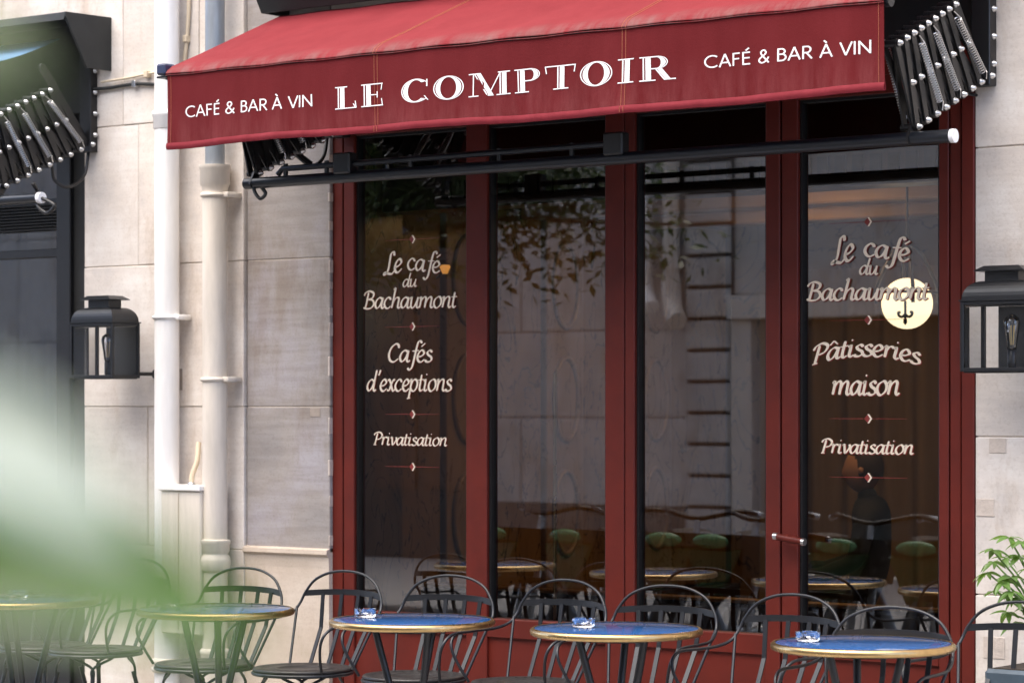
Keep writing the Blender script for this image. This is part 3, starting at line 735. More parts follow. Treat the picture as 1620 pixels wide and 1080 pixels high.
hm.grid(lambda u, v: (val_fn(.006)(u, 1)[0], val_fn(.006)(u, 1)[1], 2.612 - sag(CX0 + u * (CX1 - CX0)) - v * .028), 120, 1)
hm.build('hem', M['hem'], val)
# double-stitched seams over canopy and flap
for sx in (X(597, YV), X(991, YV)):
    for dx in (-.008, .008):
        u = (sx + dx - CX0) / (CX1 - CX0)
        pts = [Vector(canopy_fn(.001)(u, j / 24)) for j in range(25)]
        MB().tube(pts, .0011, 4).build('seam', M['seam'], cano)
        MB().tube([Vector(val_fn(-.0008)(u, j / 10)) for j in range(11)] + [Vector(val_fn(-.0085)(u, 1)) + Vector((0, 0, z_)) for z_ in (.004, -.018)], .0011, 4).build('seam', M['seam'], val)
for ux in (.006, .994):
    for dx in (0,):
        MB().tube([Vector(val_fn(-.0008)(ux, j / 10)) for j in range(11)], .0009, 4).build('seam', M['seam'], val)
MB().tube([(CX0 - .02, -.835, 2.898), (CX1 + .01, -.835, 2.898)], .022, 12).build('front_bar', M['blackbar'], aw)
ec = MB(); ec.box(CX0 - .055, CX0 - .004, -.872, -.80, 2.897, 2.945, .008).build('end_cap', M['bluebar'], aw)
MB().box(CX0 - .055, CX0, -.868, -.81, 2.884, 2.893, .002).build('end_plate', M['blackbar'], aw)
# hood
def hood(x0, x1, zb, parent, m):
    mb = MB(); t = .012
    prof = [(-.03, zb + .25), (-.33, zb + .245), (-.335, zb + .225), (-.2, zb), (-.188, zb), (-.318, zb + .222), (-.03, zb + .232)]
    mb.prism(prof, 'x', x0 + t, x1 - t)
    for a in (x0, x1 - t): mb.prism([(-.03, zb + .25), (-.335, zb + .245), (-.335, zb + .225), (-.2, zb), (-.03, zb)], 'x', a, a + t)
    return mb.build('hood', m, parent)
hood(-1.81, 1.85, 3.235, aw, M['hood'])
# printed lettering
def val_text(ink, x0, x1, yb0, yb1, cap):
    p0, p1 = at(x0, yb0, YV - .02), at(x1, yb1, YV - .02); a, b = ink.bounds()
    def fn(x_, y_, d):
        t = (x_ - a) / (b - a); q = p0.lerp(p1, t); q.z += y_ * cap
        u = (q.x - CX0) / (CX1 - CX0); v = (2.890 - q.z) / .285
        q.y = val_fn(0)(u, v)[1] - .0012 - d
        return q
    for w_ in ink.words(): ink.mesh(fn, .0002, w_).build('lettering', M['white'], val)
pm = lambda px, n: at(px, 100, YV).z - at(px, 100 + n, YV).z
val_text(sans_text('CAFÉ & BAR À VIN'), 290, 491.5, 186, 168, pm(390, 18.5))
val_text(serif_text('LE COMPTOIR'), 528, 1067, 173.5, 124.5, pm(800, 37))
val_text(sans_text('CAFÉ & BAR À VIN'), 1112, 1376.5, 108.5, 84, pm(1240, 20.5))
# lower tube with light rail, clamps, cable
YB = -.62; zb = 2.445
lb = MB().tube([(-1.51, YB, zb), (X(1506, YB), YB, zb)], .0235, 16).build('lower_bar', M['blackbar'], aw)
MB().tube([(X(1505, YB), YB, zb), (X(1510, YB) + .004, YB, zb)], .0242, 16).build('end_cap', M['white_cap'], lb)
MB().tube([(X(440, YB), YB, zb + .03), (X(447, YB), YB, zb + .052), (X(985, YB), YB, zb + .058)], .0125, 10).build('light_rail', M['blackbar'], lb)
for px in (452, 517, 650, 790, 905):
    MB().box(X(px, YB) - .008, X(px, YB) + .008, YB - .008, YB + .008, zb, zb + .073, .002).build('rail_clip', M['black'], lb)
for px in (547, 976):
    MB().box(X(px, YB) - .045, X(px, YB) + .045, YB - .032, YB + .02, zb + .012, zb + .098, .006).build('junction_box', M['black'], lb)
arm0.parent = aw; arm0.location = Vector((1.665, 0, 0)) - Vector(aw.location)
arm1 = copy_tree(arm0, aw); arm1.location = Vector((-1.455, 0, 0)) - Vector(aw.location)
# cable loops
def loop(pts, r_, parent, m='black', name='cable'):
    return MB().tube(crom([Vector(p) for p in pts], 8), r_, 8).build(name, M[m], parent)
loop([at(440, 205, -.35), at(468, 243, -.3), at(492, 262, -.25), at(512, 248, -.15), at(519, 205, -.06)], .008, aw)
MB().tube([at(462, 238, -.301), at(492, 261, -.246)], .015, 8).build('cable_sleeve', M['black'], aw)
loop([at(404, 284, YB), at(402, 300, YB - .01), at(411, 314, YB - .01), at(420, 306, YB), at(410, 292, YB)], .008, aw)

# ------------------------------------------------------------------ neighbouring black shop and its awning
bs = empty('black_shopfront', (-5, 0, 0))
tag(bs, 'black framed shopfront with dim glass at the far left, beside the white downpipe', 'shopfront')
xr = XL0 - .006
MB().box(X(91, .03), X(113, .03), .02, .12, 0, 3.05, .004).build('post', M['black'], bs)
MB().box(X(114, .05), xr, .045, .12, 0, 3.05, .004).build('post', M['dark'], bs)
x91 = X(91, .03)
MB().grid(lambda u, v: (-7.5 + u * (x91 + 7.5), .07, .85 + v * 1.9), 1, 1, False).build('glass_pane', M['glass'], bs)
zt = Z(45, 402, .05)
MB().box(-7.5, x91 - .002, .04, .11, zt - .02, zt + .02, .003).build('transom', M['black'], bs)
zl0, zl1 = Z(45, 365, .04), Z(45, 322, .04)
for k in range(9):
    z_ = zl0 + (zl1 - zl0) * k / 9
    MB().prism([(.03, z_), (.06, z_ + .008), (.06, z_ + .012), (.03, z_ + .004)], 'x', -7.5, x91 - .002).build('louvre_slat', M['dark'], bs)
MB().box(-7.5, x91 - .002, .064, .1, zl0, zl1 + .02).build('vent_back', M['black'], bs)
MB().box(-7.5, x91 - .002, .02, .11, 2.75, 3.05).build('fascia', M['dark'], bs)
MB().box(-7.5, x91 - .002, .03, .11, 0, .84, .004).build('lower_panel', M['black'], bs)
MB().box(-7.5, -7.3, .02, .12, 0, 3.05).build('post', M['black'], bs)
ba = empty('black_awning', (-5, -.1, 2.5))
tag(ba, 'folded black awning with sloping grey hood above the far left shopfront', 'awning')
hb = MB(); hb.prism([(-.03, 3.33), (-.33, 3.325), (-.336, 3.29), (-.322, 3.29), (-.318, 3.31), (-.03, 3.315)], 'x', -7.4, -2.918)
hb.prism([(-.03, 3.33), (-.335, 3.325), (-.335, 3.305), (-.2, 3.08), (-.03, 3.08)], 'x', -2.917, -2.905); hb.build('hood', M['hood'], ba)
MB().box(-7.4, -2.95, -.028, -.004, 2.9, 3.34).build('back_board', M['dark'], ba)
xc = X(95, -.12); zc0 = Z(95, 62, -.12); zc1 = Z(5, 100, -.62)
MB().grid(lambda u, v: (-7.3 + u * (xc + 7.3), -.12 - .5 * v, zc0 + (zc1 - zc0) * v - .015 * math.sin(math.pi * v)), 12, 6).build('rolled_canvas', M['bluefab'], ba)
arm2 = copy_tree(arm0, ba); arm2.location = Vector((-3.02, 0, .025)) - Vector(ba.location)
zb2 = Z(66, 313, YB)
lb2 = MB().tube([(-7.2, YB, zb2), (X(64, YB), YB, zb2)], .0235, 14).build('lower_bar', M['blackbar'], ba)
MB().tube([(X(62, YB), YB, zb2), (X(66, YB) + .004, YB, zb2)], .026, 16).build('end_cap', M['white_cap'], lb2)
loop([at(52, 290, YB), at(60, 305, YB + .03), at(60, 325, YB), at(74, 337, YB), at(86, 326, YB), at(76, 318, YB), at(66, 314, YB)], .009, ba)
loop([at(82, 262, -.3), at(86, 285, -.28), at(108, 296, -.22), at(133, 278, -.1), at(140, 240, -.06)], .008, ba)

# ------------------------------------------------------------------ downpipes, cables, box
def ring_prof(r0, r1, h): return [(r0, 0), (r1, .006), (r1, h - .006), (r0, h)]
YP = -.125
dp = empty('white_downpipe', (X(264, YP), YP, 0)); tag(dp, 'round white downpipe nearest the hanging lantern', 'downpipe')
px_ = X(264, YP)
MB().tube([(px_, YP, 0), (px_, YP, 3.2), (px_, YP, 6)], .0575, 20).build('pipe', M['pipe'], dp)
zc = Z(264, 205, YP); MB().lathe([(.058, 0), (.063, .005), (.063, .055), (.069, .062), (.069, .078), (.060, .085)], (px_, YP, zc), 20).build('collar', M['pipe'], dp)
zc = Z(264, 502, YP)
cl = MB().tube([(px_ + .0605 * math.cos(t), YP + .0605 * math.sin(t), zc + dz) for t, dz in [(R(a), 0) for a in range(0, 361, 15)]], .009, 6); cl.box(px_ + .05, px_ + .085, YP - .012, YP + .07, zc - .012, zc + .012, .002)
cl.build('pipe_clamp', M['pipe'], dp)
for z_ in (Z(262, 1050, YP), Z(262, 1062, YP)): MB().lathe(ring_prof(.06, .07, .03), (px_, YP, z_), 18).build('collar', M['cream'], dp)
YP2 = -.13; p2 = X(340, YP2)
dq = empty('cream_downpipe', (p2, YP2, 0)); tag(dq, 'cream cast-iron downpipe with grey zinc top, right of the white one', 'downpipe')
zj = Z(340, 262, YP2)
MB().tube([(p2, YP2, zj), (p2, YP2, 3.4), (p2, YP2, 6)], .0445, 20).build('zinc_pipe', M['zinc'], dq)
MB().tube([(p2, YP2, 0), (p2, YP2, zj - .05)], .0565, 22).build('pipe', M['cream'], dq)
MB().lathe([(.0565, -.115), (.063, -.09), (.068, -.085), (.068, -.02), (.072, -.015), (.072, .002), (.046, .003)], (p2, YP2, zj), 22).build('collar', M['cream'], dq)
for py in (309, 600):
    zc = Z(340, py, YP2)
    cl = MB().tube([(p2 + .0585 * math.cos(R(a)), YP2 + .0585 * math.sin(R(a)), zc) for a in range(0, 361, 15)], .010, 6); cl.box(p2 + .05, p2 + .09, YP2 - .012, YP2 + .08, zc - .012, zc + .012, .002)
    cl.build('pipe_clamp', M['cream'], dq)
zk = Z(340, 905, YP2)
MB().lathe([(.057, 0), (.068, .015), (.071, .05), (.068, .07), (.060, .08), (.060, .088), (.066, .094), (.066, .125), (.070, .13), (.070, .145), (.057, .15)], (p2, YP2, zk), 22).build('collar', M['cream'], dq)
MB().lathe([(.057, 0), (.064, .01), (.064, .03), (.068, .035), (.068, .05), (.057, .06)], (p2, YP2, Z(340, 1045, YP2)), 22).build('collar', M['cream'], dq)
# cable box
bx = empty('cable_box', (X(285, -.2), -.1, 0)); tag(bx, 'tall cream cable casing with a flat lid between the two downpipes', 'cable casing')
a, b = at(254, 1000, -.2), at(317, 777, -.2)
MB().box(a.x, b.x, -.2, -.05, a.z, b.z, .006).build('casing', M['cream'], bx)
MB().box(a.x - .008, b.x + .006, -.212, -.05, b.z + .001, b.z + .026, .004).build('lid', M['pipe'], bx)
MB().box(a.x + .11, a.x + .115, -.203, -.19, a.z + .02, b.z - .01).build('fold_line', M['mortar'], bx)
MB().tube(crom([at(303, 770, -.12), at(304, 752, -.12), at(312, 728, -.1), at(314, 700, -.07)], 6), .012, 10).build('conduit', M['cable'], bx)
MB().lathe([(.018, 0), (.018, .012), (.013, .02)], at(303, 769, -.12), 12).build('gland', M['steel'], bx)
# conduits
def conduit(name, label, pts, r_, m, clips):
    e = empty(name, pts[0]); tag(e, label, 'cable')
    MB().tube(crom(pts, 6), r_, 8).build('cable', M[m], e)
    for c in clips: MB().box(c.x - .012, c.x + .012, c.y - .016, c.y + .02, c.z - .016, c.z + .016, .003).build('clip', M['steel'] if m != 'cable' else M[m], e)
    return e
conduit('wall_cable', 'thin cream cable running up the wall between the two downpipes', [at(292, 96, -.06), at(295, 70, -.06), at(298, 30, -.06), at(299, 0, -.06), at(300, -60, -.06)], .009, 'cable', [at(295, 62, -.06)])
conduit('wall_cable', 'cream cable sloping from the black awning to the white downpipe', [at(160, 130, -.07), at(200, 124, -.06), at(233, 117, -.06), at(252, 114, -.06)], .006, 'cable', [at(233, 118, -.06)])
conduit('wall_cable', 'dark grey cable just below the cream sloping one, left of the downpipe', [at(145, 141, -.07), at(175, 139, -.06), at(214, 133, -.06), at(252, 134, -.06)], .008, 'hood', [at(214, 133, -.06)])
n_ = MB(); q = at(1545, 151, -.03); n_.tube([(q.x, -.03, q.z), (q.x - .01, -.16, q.z)], .006, 8)
n_.box(q.x - .016, q.x - .004, -.165, -.155, q.z - .006, q.z + .012, .002)
tag(n_.build('wall_spike', M['black']), 'short black iron spike in the stone below the right scissor arm', 'spike')

# ------------------------------------------------------------------ lanterns
def lantern(x0, zb_, label):
    x1 = x0 + .28; y0, y1 = -.345, -.17; e = empty('wall_lantern', ((x0 + x1) / 2, y1, zb_)); tag(e, label, 'lantern', 'black wall lanterns')
    t = .014; zt_ = zb_ + .25; mb = MB()
    for x_ in (x0, x1 - t):
        for y_ in (y0, y1 - t): mb.box(x_, x_ + t, y_, y_ + t, zb_, zt_, .0015)
    for z_ in (zb_, zt_ - t):
        mb.box(x0 + t, x1 - t, y0, y0 + t, z_ + .0005, z_ + t, .0015); mb.box(x0 + t, x1 - t, y1 - t, y1, z_ + .0005, z_ + t, .0015)
        mb.box(x0, x0 + t, y0 + t, y1 - t, z_ + .0005, z_ + t, .0015); mb.box(x1 - t, x1, y0 + t, y1 - t, z_ + .0005, z_ + t, .0015)
    mb.build('frame', M['lamp'], e)
    MB().box(x0 + .01, x1 - .01, y0 + .01, y1 - .01, zb_ - .004, zb_ + .004).build('base_plate', M['lamp'], e)
    MB().box(x0 + .065, x1 - t, y1 - .006, y1 - .002, zb_ + t, zt_ - t).build('back_plate', M['plate'], e)
    for nm, v in (('front', [(x0 + t, y0 + .006, zb_ + t), (x1 - t, y0 + .006, zb_ + t), (x1 - t, y0 + .006, zt_ - t), (x0 + t, y0 + .006, zt_ - t)]),
                  ('r', [(x1 - .006, y0 + t, zb_ + t), (x1 - .006, y1 - t, zb_ + t), (x1 - .006, y1 - t, zt_ - t), (x1 - .006, y0 + t, zt_ - t)]),
                  ('l', [(x0 + .006, y1 - t, zb_ + t), (x0 + .006, y0 + t, zb_ + t), (x0 + .006, y0 + t, zt_ - t), (x0 + .006, y1 - t, zt_ - t)])):
        MB().add(v, [(0, 1, 2, 3)]).build('glass_pane', M['lglass'], e)
    # bell-curved roof, neck, flared cap
    cx, cy_ = (x0 + x1) / 2, (y0 + y1) / 2; hx, hy = (x1 - x0) / 2, (y1 - y0) / 2
    def rings(lv, nm):
        mb = MB(); v = []
        for (fx, fy, z_) in lv: v += [(cx - fx, cy_ - fy, z_), (cx + fx, cy_ - fy, z_), (cx + fx, cy_ + fy, z_), (cx - fx, cy_ + fy, z_)]
        f = [(0, 3, 2, 1)]
        for i in range(len(lv) - 1):
            for j in range(4): f.append((i * 4 + j, i * 4 + (j + 1) % 4, i * 4 + 4 + (j + 1) % 4, i * 4 + 4 + j))
        k = len(lv) * 4; f.append((k - 4, k - 3, k - 2, k - 1)); mb.add(v, f); return mb.build(nm, M['lamp'], e)
    lv = [(hx + .004, hy + .004, zt_ + .0005), (hx + .004, hy + .004, zt_ + .006)]
    for k in range(9):
        a = R(90 * k / 8); lv.append((hx - .004 - (1 - math.cos(a)) * .062, hy - .004 - (1 - math.cos(a)) * .04, zt_ + .0062 + math.sin(a) * .066))
    rings(lv, 'roof')
    zn = zt_ + .0725
    rings([(.066, .04, zn), (.066, .04, zn + .034)], 'neck')
    rings([(.098, .066, zn + .0345), (.098, .066, zn + .037), (.068, .044, zn + .054), (.0, .0, zn + .055)], 'cap')
    # bulb, hanging
    bx_, bz = cx + .02, zb_ + .075
    MB().lathe([(.012, 0), (.017, .01), (.022, .05), (.028, .085), (.030, .10), (.026, .115), (.012, .127), (.002, .13)], (bx_, cy_, bz), 18).build('bulb', M['clear'], e)
    fl = MB()
    for k in range(5):
        a = k * 1.257; fl.tube([(bx_ + .005 * math.cos(a), cy_ + .005 * math.sin(a), bz + .02), (bx_ + .011 * math.cos(a), cy_ + .011 * math.sin(a), bz + .09)], .0012, 4)
    fl.build('filament', M['amber'], e)
    MB().lathe([(.014, -.06), (.016, -.05), (.016, 0), (.011, .004)], (bx_, cy_, bz), 12).build('socket', M['lamp'], e)
    xa_ = x1 - .02
    MB().tube([(xa_, y1 - .01, zb_ + .02), (xa_, -.035, zb_ + .02)], .009, 10).build('bracket', M['lamp'], e)
    MB().tube([(xa_, -.055, zb_ + .02), (xa_, -.03, zb_ + .02)], .022, 14).build('wall_rose', M['lamp'], e)
    return e
lantern(-2.87, 1.64, 'black square lantern on the wall left of the white downpipe')
lantern(1.70, 1.634, 'black square lantern on the pale wall right of the red door')

# ------------------------------------------------------------------ café tables and ashtrays
def ground_at(px, py, z):
    """where the ray of a pixel meets the level z"""
    d = (CAM.z - z) * F_PX / (py - HOR); return atd(px, py, d)
def make_table():
    root = bpy.data.objects.new('cafe_table', None); col.objects.link(root)
    MB().lathe([(.02, .716), (.283, .716), (.286, .718), (.286, .7395), (.284, .740), (.001, .740)], n=64).build('table_top', M['blue'], root, False)
    pr = [(.284, .717), (.292, .7155), (.299, .719), (.302, .727), (.300, .736), (.293, .7415), (.286, .7405)]
    rim = MB(); n = 72; v = []; f = []
    for r_, h in pr:
        for j in range(n): v.append((r_ * math.cos(2 * math.pi * j / n), r_ * math.sin(2 * math.pi * j / n), h))
    for i in range(len(pr) - 1):
        for j in range(n): f.append((i * n + j, i * n + (j + 1) % n, (i + 1) * n + (j + 1) % n, (i + 1) * n + j))
    rim.add(v, f, True); rim.build('rim', M['brass'], root, False)
    MB().lathe([(.15, .700), (.15, .7155)], n=24).build('mount_plate', M['chair'], root, False)
    for k in range(3):
        a = R(200 + 120 * k); b = a + R(38)
        P = [(.135 * math.cos(a), .135 * math.sin(a), .705), (.05 * math.cos((a + b) / 2), .05 * math.sin((a + b) / 2), .34), (.10 * math.cos(b), .10 * math.sin(b), .14), (.23 * math.cos(b), .23 * math.sin(b), .012)]
        MB().tube(crom([Vector(p) for p in P], 6), .0135, 8).build('leg', M['chair'], root, False)
    MB().tube([(.062 * math.cos(R(t)), .062 * math.sin(R(t)), .34) for t in range(0, 360, 15)], .006, 6, True).build('ring', M['chair'], root, False)
    return root
def ashtray_mesh():
    mb = MB(); n = 48
    def prof(j):
        a = 2 * math.pi * j / n; notch = 1 if min(abs(((a - q + math.pi) % (2 * math.pi)) - math.pi) for q in (.5, 2.6, 4.7)) < .16 else 0
        return [(.0, .0), (.047, .0), (.054, .006), (.0565, .03), (.0555, .036 - .011 * notch), (.044, .036 - .011 * notch), (.038, .014), (.0, .011)]
    v = []; f = []; L = 8
    for j in range(n):
        a = 2 * math.pi * j / n
        for r_, h in prof(j): v.append((max(r_, .0006) * math.cos(a), max(r_, .0006) * math.sin(a), h))
    for j in range(n):
        for i in range(L - 1): f.append((j * L + i, ((j + 1) % n) * L + i, ((j + 1) % n) * L + i + 1, j * L + i + 1))
    f.append([j * L for j in range(n)][::-1]); f.append([j * L + L - 1 for j in range(n)])
    mb.add(v, f, False); return mb.mesh('glass_ashtray', M['ash'])
ash_me = ashtray_mesh()
tb0 = make_table(); first = True
tabs = [(38, 946, (29, 944), 'at the far left, in front of the black shopfront'), (341, 962, (268, 957), 'veiled by the blurred green leaf, in front of the downpipes'),
        (652, 979, (578, 975), 'below the left lettered window'), (975, 993, (923, 991), 'in front of the left door leaf, middle of the row'),
        (1365, 1016, (1278, 1013), 'in front of the right lettered door')]
for i, (px, py, asx, where) in enumerate(tabs):
    t = tb0 if i == 0 else copy_tree(tb0)
    p = ground_at(px, py, .74); t.location = (p.x, p.y, 0); t.rotation_euler.z = R(17 * i - 20)
    tag(t, 'blue café table ' + where, 'table', 'blue café tables in a row')
    a = bpy.data.objects.new('glass_ashtray', ash_me); col.objects.link(a)
    q = ground_at(asx[0], asx[1], .742); a.location = (q.x, q.y, .7405); a.rotation_euler.z = i * 1.1; a.scale = (.72, .72, .88)
    tag(a, 'glass ashtray on the table ' + where, 'ashtray', 'glass ashtrays on the tables')

# ------------------------------------------------------------------ chairs (front is +y)
def make_chair():
    root = bpy.data.objects.new('cafe_chair', None); col.objects.link(root)
    # pressed round seat with a raised dish and perforation ring
    MB().lathe([(.001, .443), (.19, .443), (.200, .448), (.202, .455), (.197, .461), (.18, .4605), (.15, .458), (.12, .4565), (.118, .4585), (.10, .4585), (.098, .456), (.001, .455)], n=40).build('seat', M['seat'], root, False)
    MB().tube([(.2 * math.cos(R(t)), .2 * math.sin(R(t)), .440) for t in range(0, 360, 10)], .008, 6, True).build('seat_rim', M['chair'], root, False)
    pf = MB()
    for k in range(28):
        t = 2 * math.pi * k / 28; pf.lathe([(.005, .4607), (.005, .4612)], (.165 * math.cos(t), .165 * math.sin(t), 0), 6)
    tag(pf.build('perforations', M['black'], root, False), kind='stuff')
    # hoop running into both arms
    half = [(0, -.262, .835), (.09, -.258, .826), (.165, -.248, .795), (.208, -.236, .745), (.226, -.222, .70), (.236, -.19, .664), (.248, -.13, .645), (.255, -.04, .640), (.258, .05, .640), (.255, .10, .634), (.248, .135, .610), (.236, .145, .57), (.215, .125, .51), (.196, .095, .452)]
    full = [(-x_, y_, z_) for x_, y_, z_ in half[::-1]] + half[1:]
    MB().tube(crom([Vector(p) for p in full], 6), .0058, 8).build('back_hoop', M['chair'], root, False)
    for s in (-1, 1):
        MB().tube([(s * .232, -.208, .685), (s * .175, -.105, .452)], .0058, 6).build('strut', M['chair'], root, False)
    # curved flat top rail and four slats
    def flat(pts, wv, th, name):
        mb = MB(); pts = [Vector(p) for p in pts]; k = len(pts); v = []
        for i, p in enumerate(pts):
            t = (pts[min(i + 1, k - 1)] - pts[max(i - 1, 0)]).normalized(); W = Vector(wv(i)); W = (W - t * W.dot(t)).normalized(); n_ = t.cross(W)
            for a, b in ((-1, -1), (1, -1), (1, 1), (-1, 1)): v.append(p + W * a * th[0] / 2 + n_ * b * th[1] / 2)
        f = [(0, 3, 2, 1), (4 * k - 4, 4 * k - 3, 4 * k - 2, 4 * k - 1)]
        for i in range(k - 1):
            for j in range(4): f.append((i * 4 + j, i * 4 + (j + 1) % 4, i * 4 + 4 + (j + 1) % 4, i * 4 + 4 + j))
        mb.add(v, f); return mb.build(name, M['chair'], root, False)
    rail = crom([Vector(p) for p in ((-.212, -.234, .738), (-.12, -.275, .744), (0, -.288, .747), (.12, -.275, .744), (.212, -.234, .738))], 6)
    flat(rail, lambda i: (0, 0, 1), (.024, .006), 'top_rail')
    for x_ in (-.135, -.047, .047, .135):
        yt = -.288 + .054 * (x_ / .212) ** 2
        a = math.asin(x_ * .82 / .2)
        flat([(x_, yt + .004, .738), (x_ * .93, yt * .9 - .0, .60), (x_ * .82, -.2 * math.cos(a) + .008, .452)], lambda i: (1, 0, 0), (.018, .005), 'slat')
    # legs with fountain-curved tops
    for sx in (-1, 1):
        for sy in (-1, 1):
            top = (sx * .115, sy * .115, .36); ft = (sx * .175, sy * (.19 if sy > 0 else .215), .004)
            mb = MB().tube([top, (sx * .145, sy * .15, .18), ft], .0095, 8)
            for da in (-28, 28):
                an = math.atan2(sy, sx) + R(da)
                mb.tube(crom([Vector((.19 * math.cos(an), .19 * math.sin(an), .441)), Vector((.165 * math.cos(an), .165 * math.sin(an), .428)), Vector((sx * .118, sy * .118, .385)), Vector((sx * .122, sy * .122, .33))], 5), .006, 6)
            mb.build('leg', M['chair'], root, False)
    return root
c0 = make_chair(); 
YH = -.46
chs = [(133, None, 4, 'leftmost, half hidden in front of the black shopfront'), (223, None, -3, 'second from the left, in front of the white downpipe'), (390, 898, 2, 'under the blurred leaf, in front of the cream downpipe'),
       (549, 903, -2, 'at the left edge of the red shopfront'), (716, 910, 3, 'below the left lettered window'), (898, 917, -4, 'in front of the plain window'),
       (1059, 926, 4, 'behind the middle table, at the left door leaf'), (1259, 940, -5, 'at the meeting of the two door leaves'), (1416, 960, 5, 'tucked behind the table at the right lettered door'),
       (1622, None, -2, 'cut by the right edge, beside the green plant')]
for i, (px, py, rz, where) in enumerate(chs):
    c = c0 if i == 0 else copy_tree(c0)
    h = at(px, 700, YH) if py is None else ground_at(px, py, .835)
    a = R(180 + rz)        # front turned to the street
    off = Vector((math.sin(a) * .262, -math.cos(a) * .262, 0))   # hoop sits .262 behind the seat centre
    c.location = (h.x - off.x, h.y - off.y, 0); c.rotation_euler.z = a
    tag(c, 'black bistro armchair ' + where, 'chair', 'black bistro chairs')

# ------------------------------------------------------------------ leaves and plants
def leaf_mesh(name, L, W, fold, droop, m, nu=8):
    def fn(u, v):
        t = v; wv = W * (math.sin(math.pi * min(1, t ** .75)) ** .8) * (1 - .15 * t); s = (u - .5) * 2
        return (s * wv / 2, t * L, abs(s) * wv * fold - droop * t * t * L)
    return MB().grid(fn, 6, nu).mesh(name, m)
def place_leaf(me, parent, p, d, roll=0, sc=1.):
    o = bpy.data.objects.new('leaf', me); col.objects.link(o); o.parent = parent
    d = Vector(d).normalized(); q = d.to_track_quat('Y', 'Z'); mt = q.to_matrix().to_4x4() @ Matrix.Rotation(roll, 4, 'Y') @ Matrix.Scale(sc, 4)
    o.matrix_local = Matrix.Translation(Vector(p) - WL[parent.name]) @ mt
    return o
rg = random.Random(3)
# umbrella plant in a slate pot at the right edge
pp = at(1604, 900, -.33)
pt = empty('potted_umbrella_plant', (pp.x, -.33, 0)); tag(pt, 'light green umbrella plant in a slate blue pot at the right edge', 'potted plant')
zp = Z(1600, 1052, -.33)
MB().box(pp.x - .03, pp.x + .36, -.5, -.14, 0, zp, .012).build('pot', M['pot'], pt)
MB().box(pp.x - .005, pp.x + .335, -.475, -.165, zp, zp + .004).build('soil', M['soil'], pt)
lm = leaf_mesh('plant_leaf', .085, .034, .12, .35, M['leafP'])
heads = [(1571, 870), (1597, 850), (1590, 882), (1562, 905), (1600, 912), (1612, 880), (1575, 935), (1608, 945), (1594, 968), (1625, 900), (1640, 860), (1650, 930), (1606, 985), (1630, 960), (1572, 888), (1618, 856), (1588, 920), (1600, 935)]
base = Vector((pp.x + .10, -.32, zp))
for k, (hx, hy) in enumerate(heads):
    c = at(hx, hy, -.33 + rg.uniform(-.09, .09))
    MB().tube(crom([base + Vector((rg.uniform(-.03, .03), rg.uniform(-.03, .03), 0)), (base + c) / 2 + Vector((.03, 0, .05)), c], 5), .0035, 5).build('stem', M['leafP'], pt)
    n = rg.randint(6, 8)
    for j in range(n):
        a = 2 * math.pi * j / n + rg.uniform(-.3, .3)
        place_leaf(lm, pt, c, (math.cos(a), math.sin(a) * .9, rg.uniform(-.45, .25)), rg.uniform(-.4, .4), rg.uniform(.5, .85))
# shrub close to the lens: pot on the far pavement, stem, broad leaves
fc = atd(-420, 1000, .6)
fs = empty('foreground_shrub', (fc.x, fc.y, 0)); tag(fs, 'blurred broad green leaves of a shrub close to the lens at the lower left', 'shrub')
MB().lathe([(.13, 0), (.17, .34), (.18, .34), (.18, .38), (.155, .38), (.15, .34), (.01, .34)], (fc.x, fc.y, 0), 24).build('pot', M['pot'], fs)
MB().tube(crom([Vector((fc.x, fc.y, .34)), Vector((fc.x + .02, fc.y, .9)), Vector((fc.x - .01, fc.y + .02, 1.3)), Vector((fc.x, fc.y, 1.75))], 8), [.016] * 8 + [.012] * 8 + [.008] * 9, 8).build('stem', M['bark'], fs)
lf = leaf_mesh('broad_leaf', .16, .075, .22, .12, M['leafF'], 12)
CR = Vector((cT, sT, 0)); CF = Vector((-sT, cT, 0)); UP = Vector((0, 0, 1))
lg_ = leaf_mesh('glare_leaf', .16, .085, .18, .1, M['leafG'], 12)
def fleaf(p0, p1, roll, sc, me=None): # leaf from base point to tip
    place_leaf(me or lf, fs, p0, p1 - p0, roll, sc)
    MB().tube([Vector((fc.x, fc.y, p0.z - .02)), p0], .003, 6).build('petiole', M['leafF'], fs)
fleaf(atd(-200, 800, .66), atd(510, 1010, .62), R(52), .66)
fleaf(atd(-230, 650, .58), atd(300, 850, .55), R(36), .46, lg_)  # upper leaf, its glare painted as a pale colour
fleaf(atd(-260, 890, .55), atd(260, 930, .53), R(62), .42)
fleaf(atd(-240, 30, .58), atd(120, 110, .56), R(30), .3)
for k in range(14):
    z_ = rg.uniform(.6, 1.28); a = rg.uniform(0, 6.28); p = Vector((fc.x + .03 * math.cos(a), fc.y + .03 * math.sin(a), z_))
    place_leaf(lf, fs, p, (math.cos(a), math.sin(a), rg.uniform(-.2, .5)), rg.uniform(-.5, .5), rg.uniform(.6, 1))

